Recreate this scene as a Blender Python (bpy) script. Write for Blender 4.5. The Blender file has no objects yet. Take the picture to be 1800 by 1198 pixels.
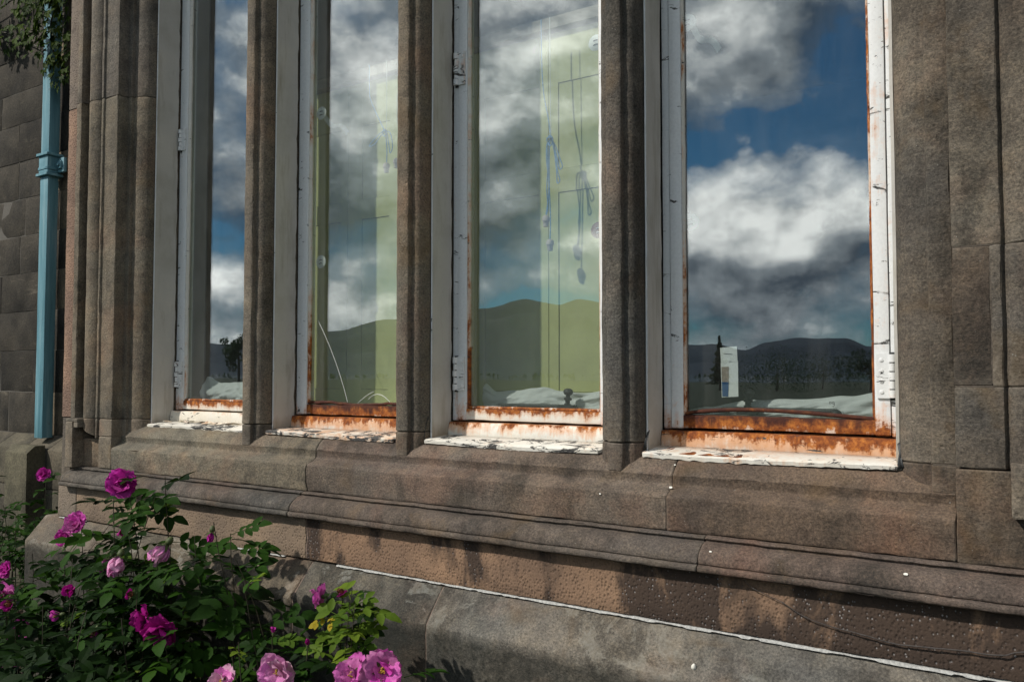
import bpy, math, random
from mathutils import Vector, Matrix, Euler, noise

random.seed(7)
S = bpy.context.scene
COL = S.collection
EZ = 1.6                      # eye height above the ground; heights below are measured from eye level

# ------------------------------------------------------------------ camera
cam_d = bpy.data.cameras.new("camera")
cam = bpy.data.objects.new("camera", cam_d)
COL.objects.link(cam)
cam.location = (0.0, -1.65, EZ)
cam.rotation_euler = (math.radians(90 + 2.34), math.radians(0.0), math.radians(32.49))
cam_d.sensor_width = 36.0
cam_d.lens = 28.4
cam_d.clip_start = 0.05
cam_d.clip_end = 9000
S.camera = cam

# ------------------------------------------------------------------ sun direction, sky and exposure
SUN_AZ_X, SUN_Z = 0.78, 1.10        # light travels along (+.78, +1, -1.1)
sdir = Vector((SUN_AZ_X, 1.0, -SUN_Z)).normalized()
SUN_EL = math.asin(-sdir.z)
world = bpy.data.worlds.new("World")
S.world = world
world.use_nodes = True
wt = world.node_tree
wt.nodes.clear()


def wn(t, **kw):
    n = wt.nodes.new(t)
    for k, v in kw.items():
        setattr(n, k, v)
    return n


def wl(a, b):
    wt.links.new(a, b)


sky = wn("ShaderNodeTexSky", sky_type="NISHITA")
sky.sun_disc = False
sky.sun_elevation = SUN_EL
sky.sun_rotation = math.atan2(-sdir.x, -sdir.y)
sky.air_density = 1.0
sky.dust_density = 0.4
sky.ozone_density = 3.0
tc = wn("ShaderNodeTexCoord")
sep = wn("ShaderNodeSeparateXYZ")
wl(tc.outputs["Generated"], sep.inputs[0])


def wmath(op, a, b=None, clamp=False):
    n = wn("ShaderNodeMath", operation=op, use_clamp=clamp)
    for i, v in enumerate((a, b)):
        if v is None:
            continue
        if isinstance(v, (int, float)):
            n.inputs[i].default_value = v
        else:
            wl(v, n.inputs[i])
    return n.outputs[0]


comb = wn("ShaderNodeCombineXYZ")
wl(wmath("MULTIPLY", sep.outputs[0], 1.0), comb.inputs[0])
wl(wmath("MULTIPLY", sep.outputs[1], 1.0), comb.inputs[1])
wl(wmath("MULTIPLY", sep.outputs[2], 1.45), comb.inputs[2])


def wnoise(scale, detail, rough, dist=0.0, off=(0, 0, 0)):
    mp = wn("ShaderNodeMapping")
    mp.inputs["Location"].default_value = off
    wl(comb.outputs[0], mp.inputs[0])
    n = wn("ShaderNodeTexNoise")
    n.inputs["Scale"].default_value = scale
    n.inputs["Detail"].default_value = detail
    n.inputs["Roughness"].default_value = rough
    n.inputs["Distortion"].default_value = dist
    wl(mp.outputs[0], n.inputs["Vector"])
    return n.outputs[0]


def wramp(v, stops):
    r = wn("ShaderNodeValToRGB")
    els = r.color_ramp.elements
    while len(els) < len(stops):
        els.new(0.5)
    for e, (p, c) in zip(els, stops):
        e.position = p
        e.color = (c[0], c[1], c[2], 1) if isinstance(c, tuple) else (c, c, c, 1)
    wl(v, r.inputs[0])
    return r.outputs[0]


OFF = (16.2, 5.4, 0.9)


def cloud(dx, dy, dz):
    """cloud density seen a little to one side: two samples give the lit and the shaded flank"""
    b_ = wnoise(2.9, 14.0, 0.56, 0.05, (OFF[0] + dx, OFF[1] + dy, OFF[2] + dz))
    l_ = wnoise(1.7, 2.0, 0.5, 0.0, (OFF[0] - 3 + dx, OFF[1] + 4 + dy, OFF[2] + dz))
    return wmath("ADD", wmath("MULTIPLY", b_, 0.72), wmath("MULTIPLY", l_, 0.28))


dens = cloud(0, 0, 0)
dens2 = cloud(-0.012, -0.016, 0.045)
cmask = wramp(dens, [(0.455, 0.0), (0.475, 0.5), (0.54, 1.0)])
veil = wramp(wnoise(1.3, 9.0, 0.60, 0.4, (2.0, 8.0, 4.0)), [(0.40, 0.0), (0.74, 0.34)])
cmask = wmath("MAXIMUM", cmask, veil)
lit = wmath("ADD", wmath("MULTIPLY", wmath("SUBTRACT", dens, dens2), 6.8), 0.43, True)
ccol = wramp(lit, [(0.0, (0.17, 0.22, 0.28)), (0.42, (0.72, 0.79, 0.84)), (1.0, (2.9, 2.84, 2.70))])
skys = wn("ShaderNodeMix", data_type="RGBA", blend_type="MULTIPLY")
skys.inputs[0].default_value = 1.0
wl(sky.outputs[0], skys.inputs[6])
skys.inputs[7].default_value = (0.030, 0.064, 0.080, 1)
mixc = wn("ShaderNodeMix", data_type="RGBA")
wl(cmask, mixc.inputs[0])
wl(skys.outputs[2], mixc.inputs[6])
wl(ccol, mixc.inputs[7])
bg = wn("ShaderNodeBackground")
bg.inputs["Strength"].default_value = 0.80
wl(mixc.outputs[2], bg.inputs["Color"])
wo = wn("ShaderNodeOutputWorld")
wl(bg.outputs[0], wo.inputs[0])

sun_d = bpy.data.lights.new("sun", "SUN")
sun_d.energy = 4.0
sun_d.angle = math.radians(0.9)
sun_d.color = (1.0, 0.94, 0.86)
sun = bpy.data.objects.new("sun", sun_d)
COL.objects.link(sun)
sun.rotation_euler = sdir.to_track_quat("-Z", "Y").to_euler()
sun.location = (-8, -12, 10)

S.view_settings.view_transform = "Standard"
S.view_settings.look = "None"
S.view_settings.gamma = 1.0
S.view_settings.use_curve_mapping = False
S.view_settings.exposure = 0.0
S.cycles.use_denoising = True
S.cycles.max_bounces = 8
S.cycles.transparent_max_bounces = 12
S.cycles.sample_clamp_indirect = 4.0
S.cycles.caustics_reflective = False
S.cycles.caustics_refractive = False

# ------------------------------------------------------------------ material helpers


class NT:
    def __init__(s, name):
        s.m = bpy.data.materials.new(name)
        s.m.use_nodes = True
        s.t = s.m.node_tree
        s.t.nodes.clear()
        s.out = s.n("ShaderNodeOutputMaterial")
        s._pos = None

    def n(s, typ, **kw):
        x = s.t.nodes.new(typ)
        for k, v in kw.items():
            setattr(x, k, v)
        return x

    def link(s, a, b):
        if isinstance(a, (int, float)):
            b.default_value = a
        elif isinstance(a, tuple):
            b.default_value = (*a, 1.0) if len(a) == 3 and len(b.default_value) == 4 else a
        else:
            s.t.links.new(a, b)

    def math(s, op, a, b=None, clamp=False):
        x = s.n("ShaderNodeMath", operation=op, use_clamp=clamp)
        s.link(a, x.inputs[0])
        if b is not None:
            s.link(b, x.inputs[1])
        return x.outputs[0]

    def info(s):
        return s.n("ShaderNodeObjectInfo")

    def pos(s, rand=True):
        """world position, shifted by a per-object random amount"""
        g = s.n("ShaderNodeNewGeometry")
        if not rand:
            return g.outputs["Position"]
        if s._pos is None:
            oi = s.info()
            m = s.math("MULTIPLY", oi.outputs["Random"], 37.0)
            v = s.n("ShaderNodeVectorMath", operation="ADD")
            s.link(g.outputs["Position"], v.inputs[0])
            s.link(m, v.inputs[1])
            s._pos = v.outputs[0]
        return s._pos

    def scaled(s, vec, sc):
        mp = s.n("ShaderNodeMapping")
        mp.inputs["Scale"].default_value = sc
        s.link(vec, mp.inputs[0])
        return mp.outputs[0]

    def noise(s, vec, scale, detail=4.0, rough=0.55, dist=0.0):
        x = s.n("ShaderNodeTexNoise")
        x.inputs["Scale"].default_value = scale
        x.inputs["Detail"].default_value = detail
        x.inputs["Roughness"].default_value = rough
        x.inputs["Distortion"].default_value = dist
        s.link(vec, x.inputs["Vector"])
        return x.outputs[0]

    def voro(s, vec, scale, feature="F1", rnd=1.0):
        x = s.n("ShaderNodeTexVoronoi", feature=feature)
        x.inputs["Scale"].default_value = scale
        x.inputs["Randomness"].default_value = rnd
        s.link(vec, x.inputs["Vector"])
        return x.outputs["Distance"]

    def ramp(s, v, stops, interp="LINEAR"):
        r = s.n("ShaderNodeValToRGB")
        r.color_ramp.interpolation = interp
        els = r.color_ramp.elements
        while len(els) < len(stops):
            els.new(0.5)
        for e, (p, c) in zip(els, stops):
            e.position = p
            e.color = (c[0], c[1], c[2], 1) if isinstance(c, tuple) else (c, c, c, 1)
        s.link(v, r.inputs[0])
        return r.outputs[0]

    def mix(s, fac, a, b, blend="MIX"):
        x = s.n("ShaderNodeMix", data_type="RGBA", blend_type=blend)
        s.link(fac, x.inputs[0])
        s.link(a, x.inputs[6])
        s.link(b, x.inputs[7])
        return x.outputs[2]

    def bump(s, h, strength, dist, normal=None):
        b = s.n("ShaderNodeBump")
        b.inputs["Strength"].default_value = strength
        b.inputs["Distance"].default_value = dist
        s.link(h, b.inputs["Height"])
        if normal is not None:
            s.link(normal, b.inputs["Normal"])
        return b.outputs[0]

    def bsdf(s, color, rough=0.8, normal=None, metal=0.0, spec=0.4, trans=None):
        p = s.n("ShaderNodeBsdfPrincipled")
        s.link(color, p.inputs["Base Color"])
        s.link(rough, p.inputs["Roughness"])
        s.link(metal, p.inputs["Metallic"])
        p.inputs["Specular IOR Level"].default_value = spec
        if normal is not None:
            s.link(normal, p.inputs["Normal"])
        s.link(p.outputs[0], s.out.inputs[0])
        return p


def mat_stone(damp=False):
    """weathered sandstone: tint from the object's colour, amount of soot from its alpha"""
    k = NT("damp_sandstone" if damp else "sandstone")
    p = k.pos()
    oi = k.info()
    big = k.noise(p, 4.0, 6, 0.6)
    mid = k.noise(p, 22.0, 6, 0.65)
    gr = k.noise(p, 210.0, 6, 0.82)
    base = k.mix(1.0, oi.outputs["Color"], k.ramp(big, [(0.30, (0.72, 0.72, 0.74)), (0.68, (1.25, 1.22, 1.16))]), "MULTIPLY")
    base = k.mix(0.75, base, k.ramp(mid, [(0.30, (0.62, 0.61, 0.62)), (0.50, (1, 1, 1)), (0.72, (1.28, 1.22, 1.12))]), "MULTIPLY")
    base = k.mix(1.0, base, k.ramp(gr, [(0.30, (0.30, 0.29, 0.28)), (0.5, (1, 1, 1)), (0.70, (1.85, 1.78, 1.66))]), "MULTIPLY")
    # soot and algae in blotches and runs
    runs = k.noise(k.scaled(p, (9, 9, 2.2)), 1.0, 7, 0.65, 0.3)
    blot = k.noise(p, 9.0, 8, 0.7)
    sv = k.math("ADD", k.math("MULTIPLY", runs, 0.55), k.math("MULTIPLY", blot, 0.45))
    sv = k.math("ADD", sv, k.math("MULTIPLY", k.math("SUBTRACT", oi.outputs["Alpha"], 0.5), 0.42))
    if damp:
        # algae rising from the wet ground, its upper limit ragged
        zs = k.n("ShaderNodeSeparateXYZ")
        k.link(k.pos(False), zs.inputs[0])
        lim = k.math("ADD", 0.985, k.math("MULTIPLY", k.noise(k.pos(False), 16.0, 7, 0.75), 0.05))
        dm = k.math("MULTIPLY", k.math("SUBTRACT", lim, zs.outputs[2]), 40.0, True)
    sm = k.ramp(sv, [(0.475, 0.0), (0.60, 1.0)])
    smg = k.math("MULTIPLY", sm, k.ramp(gr, [(0.35, 0.95), (0.75, 0.45)]))
    base = k.mix(k.math("MULTIPLY", smg, 0.82), base, (0.026, 0.024, 0.020))
    # pale lichen specks and bright grains
    lv = k.voro(p, 75.0)
    lm = k.math("MULTIPLY", k.ramp(lv, [(0.05, 1.0), (0.13, 0.0)]), k.ramp(k.noise(p, 13.0, 3), [(0.60, 0.0), (0.70, 1.0)]))
    base = k.mix(k.math("MULTIPLY", lm, 0.55), base, (0.42, 0.41, 0.37))
    if damp:
        cr_ = k.ramp(k.noise(p, 8.0, 10, 0.74, 0.6), [(0.545, 0.0), (0.575, 1.0)])
        base = k.mix(k.math("MULTIPLY", cr_, 0.5), base, k.ramp(k.noise(p, 90.0, 4, 0.7), [(0.3, (0.15, 0.13, 0.095)), (0.7, (0.34, 0.325, 0.28))]))
    och = k.ramp(k.noise(p, 6.5, 5, 0.6, 0.5), [(0.56, 0.0), (0.74, 1.0)])
    base = k.mix(k.math("MULTIPLY", och, 0.38), base, (0.17, 0.105, 0.045))
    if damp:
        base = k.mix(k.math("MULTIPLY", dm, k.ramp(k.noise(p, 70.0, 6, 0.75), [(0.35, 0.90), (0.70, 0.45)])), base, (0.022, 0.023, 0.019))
    cool = k.ramp(k.noise(p, 2.6, 6, 0.62, 0.4), [(0.45, 0.0), (0.62, 1.0)])
    pink = k.ramp(k.noise(p, 3.7, 5, 0.6, 0.3), [(0.52, 0.0), (0.68, 1.0)])
    base = k.mix(k.math("MULTIPLY", pink, 0.5), base, k.mix(1.0, base, (1.32, 0.98, 0.88), "MULTIPLY"))
    base = k.mix(k.math("MULTIPLY", cool, 0.42), base, k.mix(1.0, base, (0.80, 0.96, 1.10), "MULTIPLY"))
    # worn arrises catch less dirt
    ge = k.n("ShaderNodeNewGeometry")
    edge = k.ramp(ge.outputs["Pointiness"], [(0.53, 0.0), (0.60, 1.0)])
    edge = k.math("MULTIPLY", edge, k.ramp(k.noise(p, 34.0, 4, 0.6), [(0.38, 0.1), (0.62, 1.0)]))
    base = k.mix(k.math("MULTIPLY", edge, 0.6), base, (0.28, 0.245, 0.195))
    # white crystals
    cv = k.voro(p, 120.0)
    cm = k.math("MULTIPLY", k.ramp(cv, [(0.05, 1.0), (0.085, 0.0)]), k.ramp(k.noise(p, 45.0, 2), [(0.58, 0.0), (0.66, 1.0)]))
    base = k.mix(k.math("MULTIPLY", cm, 0.8), base, (0.55, 0.54, 0.50))
    pitn = k.ramp(k.voro(p, 60.0), [(0.10, 0.0), (0.24, 1.0)])
    pitm = k.ramp(k.noise(p, 11.0, 4), [(0.54, 1.0), (0.66, 0.0)])
    h = k.math("ADD", k.math("MULTIPLY", gr, 0.9), k.math("MULTIPLY", k.noise(p, 95.0, 5, 0.65), 1.1))
    h = k.math("ADD", h, k.math("MULTIPLY", k.math("MAXIMUM", pitn, pitm), 0.5))
    nrm = k.bump(h, 0.75, 0.0034)
    nrm = k.bump(k.math("ADD", mid, k.noise(k.scaled(p, (12, 12, 60)), 1.0, 4, 0.6)), 0.32, 0.006, nrm)
    k.bsdf(base, 0.92, nrm, spec=0.22)
    return k.m


def mat_punched():
    """punch-dressed sandstone: rows of small pits, soot runs with pale grit left in them"""
    k = NT("punched_sandstone")
    p = k.pos(False)
    oi = k.info()
    pits = k.voro(k.scaled(p, (1.0, 1.0, 0.8)), 150.0, rnd=0.75)
    gr = k.noise(p, 330.0, 3, 0.7)
    big = k.noise(p, 5.0, 5, 0.6)
    base = k.mix(1.0, oi.outputs["Color"], k.ramp(big, [(0.32, (0.72, 0.70, 0.70)), (0.66, (1.22, 1.14, 1.04))]), "MULTIPLY")
    base = k.mix(0.6, base, k.ramp(gr, [(0.3, (0.55, 0.54, 0.53)), (0.5, (1, 1, 1)), (0.75, (1.35, 1.32, 1.28))]), "MULTIPLY")
    base = k.mix(0.5, base, k.ramp(pits, [(0.12, (0.62, 0.60, 0.58)), (0.5, (1.15, 1.13, 1.10))]), "MULTIPLY")
    runs = k.noise(k.scaled(p, (7.5, 7.5, 3.0)), 1.0, 6, 0.6, 0.35)
    sv = k.math("ADD", runs, k.math("MULTIPLY", k.math("SUBTRACT", oi.outputs["Alpha"], 0.5), 0.5))
    xs_ = k.n("ShaderNodeSeparateXYZ")
    k.link(p, xs_.inputs[0])
    where = k.math("MINIMUM", k.math("MAXIMUM", k.math("MULTIPLY", k.math("ADD", xs_.outputs[0], 0.62), 0.30), -0.11), 0.05)
    sv = k.math("ADD", sv, where)
    sm = k.ramp(sv, [(0.49, 0.0), (0.58, 1.0)])
    base = k.mix(k.math("MULTIPLY", sm, 0.86), base, (0.030, 0.024, 0.022))
    dots = k.math("MULTIPLY", k.ramp(pits, [(0.14, 1.0), (0.28, 0.0)]), k.math("MULTIPLY", sm, k.ramp(k.noise(p, 40.0, 4), [(0.42, 0.0), (0.58, 1.0)])))
    base = k.mix(k.math("MULTIPLY", dots, 0.7), base, (0.36, 0.34, 0.33))
    h = k.math("ADD", k.math("MULTIPLY", k.ramp(pits, [(0.1, 0.0), (0.55, 1.0)]), 1.0), k.math("MULTIPLY", gr, 0.35))
    nrm = k.bump(h, 0.6, 0.003)
    k.bsdf(base, 0.93, nrm, spec=0.2)
    return k.m


def mat_ashlar():
    k = NT("dark_ashlar")
    p = k.pos()
    oi = k.info()
    big = k.noise(p, 2.4, 7, 0.65)
    gr = k.noise(p, 60.0, 5, 0.7)
    str_ = k.noise(k.scaled(p, (3, 3, 22)), 1.0, 5, 0.65, 0.6)
    base = k.mix(1.0, oi.outputs["Color"], k.ramp(big, [(0.32, (0.45, 0.46, 0.48)), (0.7, (1.7, 1.6, 1.45))]), "MULTIPLY")
    base = k.mix(0.8, base, k.ramp(gr, [(0.3, (0.55, 0.55, 0.55)), (0.7, (1.5, 1.48, 1.42))]), "MULTIPLY")
    sc = k.math("MULTIPLY", k.ramp(str_, [(0.58, 0.0), (0.68, 1.0)]), k.ramp(big, [(0.46, 0.0), (0.62, 1.0)]))
    base = k.mix(k.math("MULTIPLY", sc, 0.55), base, (0.19, 0.165, 0.125))
    nrm = k.bump(gr, 0.6, 0.01)
    k.bsdf(base, 0.92, nrm, spec=0.2)
    return k.m


def mat_mortar(name, col):
    k = NT(name)
    p = k.pos()
    gr = k.noise(p, 160.0, 4, 0.7)
    base = k.mix(1.0, col, k.ramp(gr, [(0.3, (0.55, 0.55, 0.55)), (0.7, (1.2, 1.2, 1.18))]), "MULTIPLY")
    k.bsdf(base, 0.95, k.bump(gr, 0.6, 0.004), spec=0.15)
    return k.m


def mat_rusty_paint(name, paint, grad=0.0):
    """white oil paint over iron. Object colour: R how far rust has come, G peeling, B yellowing"""
    k = NT(name)
    p = k.pos()
    oi = k.info()
    sp = k.n("ShaderNodeSeparateColor")
    k.link(oi.outputs["Color"], sp.inputs[0])
    R, G, B = sp.outputs[0], sp.outputs[1], sp.outputs[2]
    n1 = k.noise(p, 14.0, 7, 0.68, 0.4)
    run = k.noise(k.scaled(p, (52, 52, 5)), 1.0, 6, 0.65)
    n2 = k.noise(p, 150.0, 5, 0.65)
    v = k.math("ADD", k.math("MULTIPLY", n1, 0.50), k.math("MULTIPLY", run, 0.38))
    v = k.math("ADD", v, k.math("MULTIPLY", n2, 0.14))
    v = k.math("ADD", v, k.math("MULTIPLY", k.math("SUBTRACT", R, 0.5), 0.62))
    if name == "white_paint_on_putty":
        zb_ = k.n("ShaderNodeSeparateXYZ")
        k.link(k.pos(False), zb_.inputs[0])
        v = k.math("ADD", v, k.math("MULTIPLY", k.math("SUBTRACT", 2.0, zb_.outputs[2], True), 0.34))
    if name == "white_paint_on_iron":
        zz_ = k.n("ShaderNodeSeparateXYZ")
        k.link(k.pos(False), zz_.inputs[0])
        v = k.math("ADD", v, k.math("MULTIPLY", k.math("MAXIMUM", k.math("SUBTRACT", 1.575, zz_.outputs[2]), 0.0), 1.9))
    if grad:
        tcn = k.n("ShaderNodeTexCoord")
        sz = k.n("ShaderNodeSeparateXYZ")
        k.link(tcn.outputs["Generated"], sz.inputs[0])
        v = k.math("ADD", v, k.math("MULTIPLY", k.math("SUBTRACT", sz.outputs[2], 0.5), grad))
    hv_ = k.math("ADD", v, k.math("MULTIPLY", k.math("SUBTRACT", 1.0, oi.outputs["Alpha"]), 0.4))
    halo = k.ramp(hv_, [(0.46, 0.0), (0.58, 0.75), (0.70, 1.0)])
    rust = k.ramp(v, [(0.545, 0.0), (0.60, 1.0)])
    deep = k.ramp(v, [(0.66, 0.0), (0.80, 1.0)])
    ag = k.noise(p, 7.0, 5, 0.6)
    pc = k.mix(k.math("MULTIPLY", B, k.ramp(ag, [(0.3, 0.35), (0.7, 1.0)])), paint, (0.66, 0.52, 0.30))
    pc = k.mix(0.5, pc, k.ramp(n2, [(0.25, (0.80, 0.80, 0.80)), (0.6, (1.04, 1.04, 1.04))]), "MULTIPLY")
    pc = k.mix(k.math("MULTIPLY", halo, 0.80), pc, (0.58, 0.21, 0.030))
    rc = k.ramp(k.noise(p, 55.0, 6, 0.7), [(0.30, (0.055, 0.013, 0.006)), (0.48, (0.24, 0.065, 0.013)), (0.70, (0.56, 0.20, 0.036))])
    rc = k.mix(k.math("MULTIPLY", deep, 0.85), rc, (0.032, 0.009, 0.008))
    c = k.mix(rust, pc, rc)
    fl = k.noise(k.scaled(p, (14, 14, 46)), 1.0, 6, 0.72, 0.8)
    fm = k.ramp(k.math("ADD", fl, k.math("MULTIPLY", k.math("SUBTRACT", G, 0.5), 0.5)), [(0.645, 0.0), (0.665, 1.0)])
    c = k.mix(fm, c, k.ramp(n2, [(0.35, (0.028, 0.028, 0.03)), (0.7, (0.13, 0.125, 0.115))]))
    h = k.math("SUBTRACT", k.math("ADD", k.math("MULTIPLY", rust, k.noise(p, 200.0, 4, 0.7)), k.math("MULTIPLY", n2, 0.12)), k.math("MULTIPLY", fm, 0.5))
    nrm = k.bump(h, 0.55, 0.0022)
    ro = k.math("ADD", 0.42, k.math("MULTIPLY", k.math("MAXIMUM", rust, fm), 0.45))
    k.bsdf(c, ro, nrm, spec=0.4)
    return k.m


def mat_plain(name, col, rough=0.7, var=0.25, scale=30.0, bump=0.2, bd=0.002, metal=0.0, spec=0.4):
    k = NT(name)
    p = k.pos()
    nz = k.noise(p, scale, 5, 0.65)
    lo, hi = 1 - var, 1 + var
    c = k.mix(1.0, col, k.ramp(nz, [(0.3, (lo, lo, lo)), (0.7, (hi, hi, hi))]), "MULTIPLY")
    k.bsdf(c, rough, k.bump(k.noise(p, scale * 6, 4, 0.6), bump, bd), metal, spec)
    return k.m


def mat_reveal():
    """grey oil paint on the window reveals, hairline cracks and grime towards the bottom"""
    k = NT("reveal_paint")
    p = k.pos()
    n1 = k.noise(p, 5.0, 6, 0.65)
    n2 = k.noise(p, 120.0, 4, 0.6)
    c = k.ramp(n1, [(0.28, (0.42, 0.40, 0.35)), (0.5, (0.53, 0.51, 0.47)), (0.75, (0.60, 0.57, 0.51))])
    g = k.math("MULTIPLY", k.ramp(k.noise(k.scaled(p, (30, 30, 4)), 1.0, 6, 0.7), [(0.52, 0.0), (0.72, 1.0)]), 0.5)
    c = k.mix(g, c, (0.24, 0.20, 0.12))
    sz = k.n("ShaderNodeSeparateXYZ")
    k.link(k.pos(False), sz.inputs[0])
    low = k.math("MULTIPLY", k.math("SUBTRACT", 1.52, k.math("ADD", sz.outputs[2], k.math("MULTIPLY", n1, 0.10))), 16.0, True)
    c = k.mix(k.math("MULTIPLY", low, 0.75), c, (0.22, 0.14, 0.05))
    k.bsdf(c, 0.55, k.bump(k.math("ADD", n2, k.math("MULTIPLY", n1, 2.0)), 0.25, 0.003), spec=0.35)
    return k.m


def mat_glass():
    k = NT("window_glass")
    p = k.pos()
    wob = k.noise(p, 2.2, 2, 0.5)
    nrm = k.bump(wob, 0.08, 0.010)
    ge = k.n("ShaderNodeNewGeometry")
    dt = k.n("ShaderNodeVectorMath", operation="DOT_PRODUCT")
    k.link(ge.outputs["Normal"], dt.inputs[0])
    k.link(ge.outputs["Incoming"], dt.inputs[1])
    c1 = k.math("SUBTRACT", 1.0, k.math("ABSOLUTE", dt.outputs["Value"]), True)
    fac = k.math("ADD", k.math("MULTIPLY", k.math("POWER", c1, 4.0), 0.85), 0.195, True)
    tr = k.n("ShaderNodeBsdfTransparent")
    tr.inputs[0].default_value = (0.95, 0.985, 0.97, 1)
    gl = k.n("ShaderNodeBsdfGlossy")
    gl.inputs["Roughness"].default_value = 0.0
    gl.inputs[0].default_value = (0.93, 0.97, 1.0, 1)
    k.link(nrm, gl.inputs["Normal"])
    mx = k.n("ShaderNodeMixShader")
    k.link(fac, mx.inputs[0])
    k.link(tr.outputs[0], mx.inputs[1])
    k.link(gl.outputs[0], mx.inputs[2])
    df = k.n("ShaderNodeBsdfDiffuse")
    df.inputs[0].default_value = (0.62, 0.62, 0.58, 1)
    spots = k.ramp(k.voro(p, 42.0), [(0.018, 1.0), (0.045, 0.0)])
    spots = k.math("MULTIPLY", spots, k.ramp(k.noise(p, 7.0, 3), [(0.55, 0.0), (0.66, 0.7)]))
    film = k.ramp(k.noise(k.scaled(p, (16, 16, 3)), 1.0, 6, 0.7), [(0.45, 0.004), (0.8, 0.03)])
    mx2 = k.n("ShaderNodeMixShader")
    k.link(k.math("MAXIMUM", spots, film), mx2.inputs[0])
    k.link(mx.outputs[0], mx2.inputs[1])
    k.link(df.outputs[0], mx2.inputs[2])
    k.link(mx2.outputs[0], k.out.inputs[0])
    return k.m


def mat_leaf(name, dark, light, rough=0.62, trans=0.25):
    k = NT(name)
    oi = k.info()
    p = k.pos()
    f = k.math("ADD", k.math("MULTIPLY", oi.outputs["Random"], 0.7), k.math("MULTIPLY", k.noise(p, 30.0, 3), 0.4))
    c = k.ramp(f, [(0.15, dark), (0.8, light), (1.0, (light[0] * 1.5, light[1] * 1.25, light[2]))])
    d = k.n("ShaderNodeBsdfPrincipled")
    k.link(c, d.inputs["Base Color"])
    d.inputs["Roughness"].default_value = rough
    d.inputs["Specular IOR Level"].default_value = 0.10
    k.link(k.bump(k.noise(p, 180.0, 3), 0.35, 0.002), d.inputs["Normal"])
    t = k.n("ShaderNodeBsdfTranslucent")
    k.link(k.mix(1.0, c, (1.3, 1.5, 0.5), "MULTIPLY"), t.inputs[0])
    mx = k.n("ShaderNodeMixShader")
    mx.inputs[0].default_value = trans
    k.link(d.outputs[0], mx.inputs[1])
    k.link(t.outputs[0], mx.inputs[2])
    k.link(mx.outputs[0], k.out.inputs[0])
    return k.m


def mat_petal():
    k = NT("petal")
    oi = k.info()
    p = k.pos()
    st = k.noise(p, 160.0, 4, 0.6)
    c = k.mix(0.45, oi.outputs["Color"], k.ramp(st, [(0.3, (0.6, 0.5, 0.6)), (0.7, (1.35, 1.4, 1.3))]), "MULTIPLY")
    d = k.n("ShaderNodeBsdfPrincipled")
    k.link(c, d.inputs["Base Color"])
    d.inputs["Roughness"].default_value = 0.6
    d.inputs["Specular IOR Level"].default_value = 0.2
    k.link(k.bump(k.noise(p, 130.0, 4), 0.5, 0.003), d.inputs["Normal"])
    t = k.n("ShaderNodeBsdfTranslucent")
    k.link(c, t.inputs[0])
    mx = k.n("ShaderNodeMixShader")
    mx.inputs[0].default_value = 0.3
    k.link(d.outputs[0], mx.inputs[1])
    k.link(t.outputs[0], mx.inputs[2])
    k.link(mx.outputs[0], k.out.inputs[0])
    return k.m


def mat_cloth():
    k = NT("white_sheeting")
    p = k.pos()
    d = k.n("ShaderNodeBsdfPrincipled")
    k.link(k.ramp(k.noise(p, 9.0, 4), [(0.3, (0.76, 0.77, 0.77)), (0.7, (0.86, 0.87, 0.87))]), d.inputs["Base Color"])
    d.inputs["Roughness"].default_value = 0.65
    k.link(k.bump(k.noise(p, 24.0, 3), 0.25, 0.01), d.inputs["Normal"])
    t = k.n("ShaderNodeBsdfTranslucent")
    t.inputs[0].default_value = (0.75, 0.76, 0.75, 1)
    mx = k.n("ShaderNodeMixShader")
    mx.inputs[0].default_value = 0.3
    k.link(d.outputs[0], mx.inputs[1])
    k.link(t.outputs[0], mx.inputs[2])
    k.link(mx.outputs[0], k.out.inputs[0])
    return k.m


def mat_pipe():
    """old gloss paint on cast iron: chalky runs, chips, a little rust"""
    k = NT("teal_pipe_paint")
    p = k.pos()
    run = k.noise(k.scaled(p, (26, 26, 1.6)), 1.0, 6, 0.65)
    c = k.ramp(run, [(0.30, (0.070, 0.175, 0.215)), (0.52, (0.115, 0.26, 0.31)), (0.74, (0.25, 0.38, 0.42))])
    ch = k.ramp(k.noise(p, 24.0, 7, 0.72), [(0.66, 0.0), (0.69, 1.0)])
    c = k.mix(k.math("MULTIPLY", ch, 0.85), c, (0.11, 0.055, 0.03))
    k.bsdf(c, k.ramp(run, [(0.3, 0.4), (0.7, 0.7)]), k.bump(k.noise(p, 40.0, 5, 0.6), 0.35, 0.004), spec=0.35)
    return k.m


def mat_terrain(name, a, b, scale, rough=0.95):
    k = NT(name)
    p = k.pos(False)
    c = k.ramp(k.noise(p, scale, 8, 0.6), [(0.35, a), (0.68, b)])
    k.bsdf(c, rough, spec=0.1)
    return k.m


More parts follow.
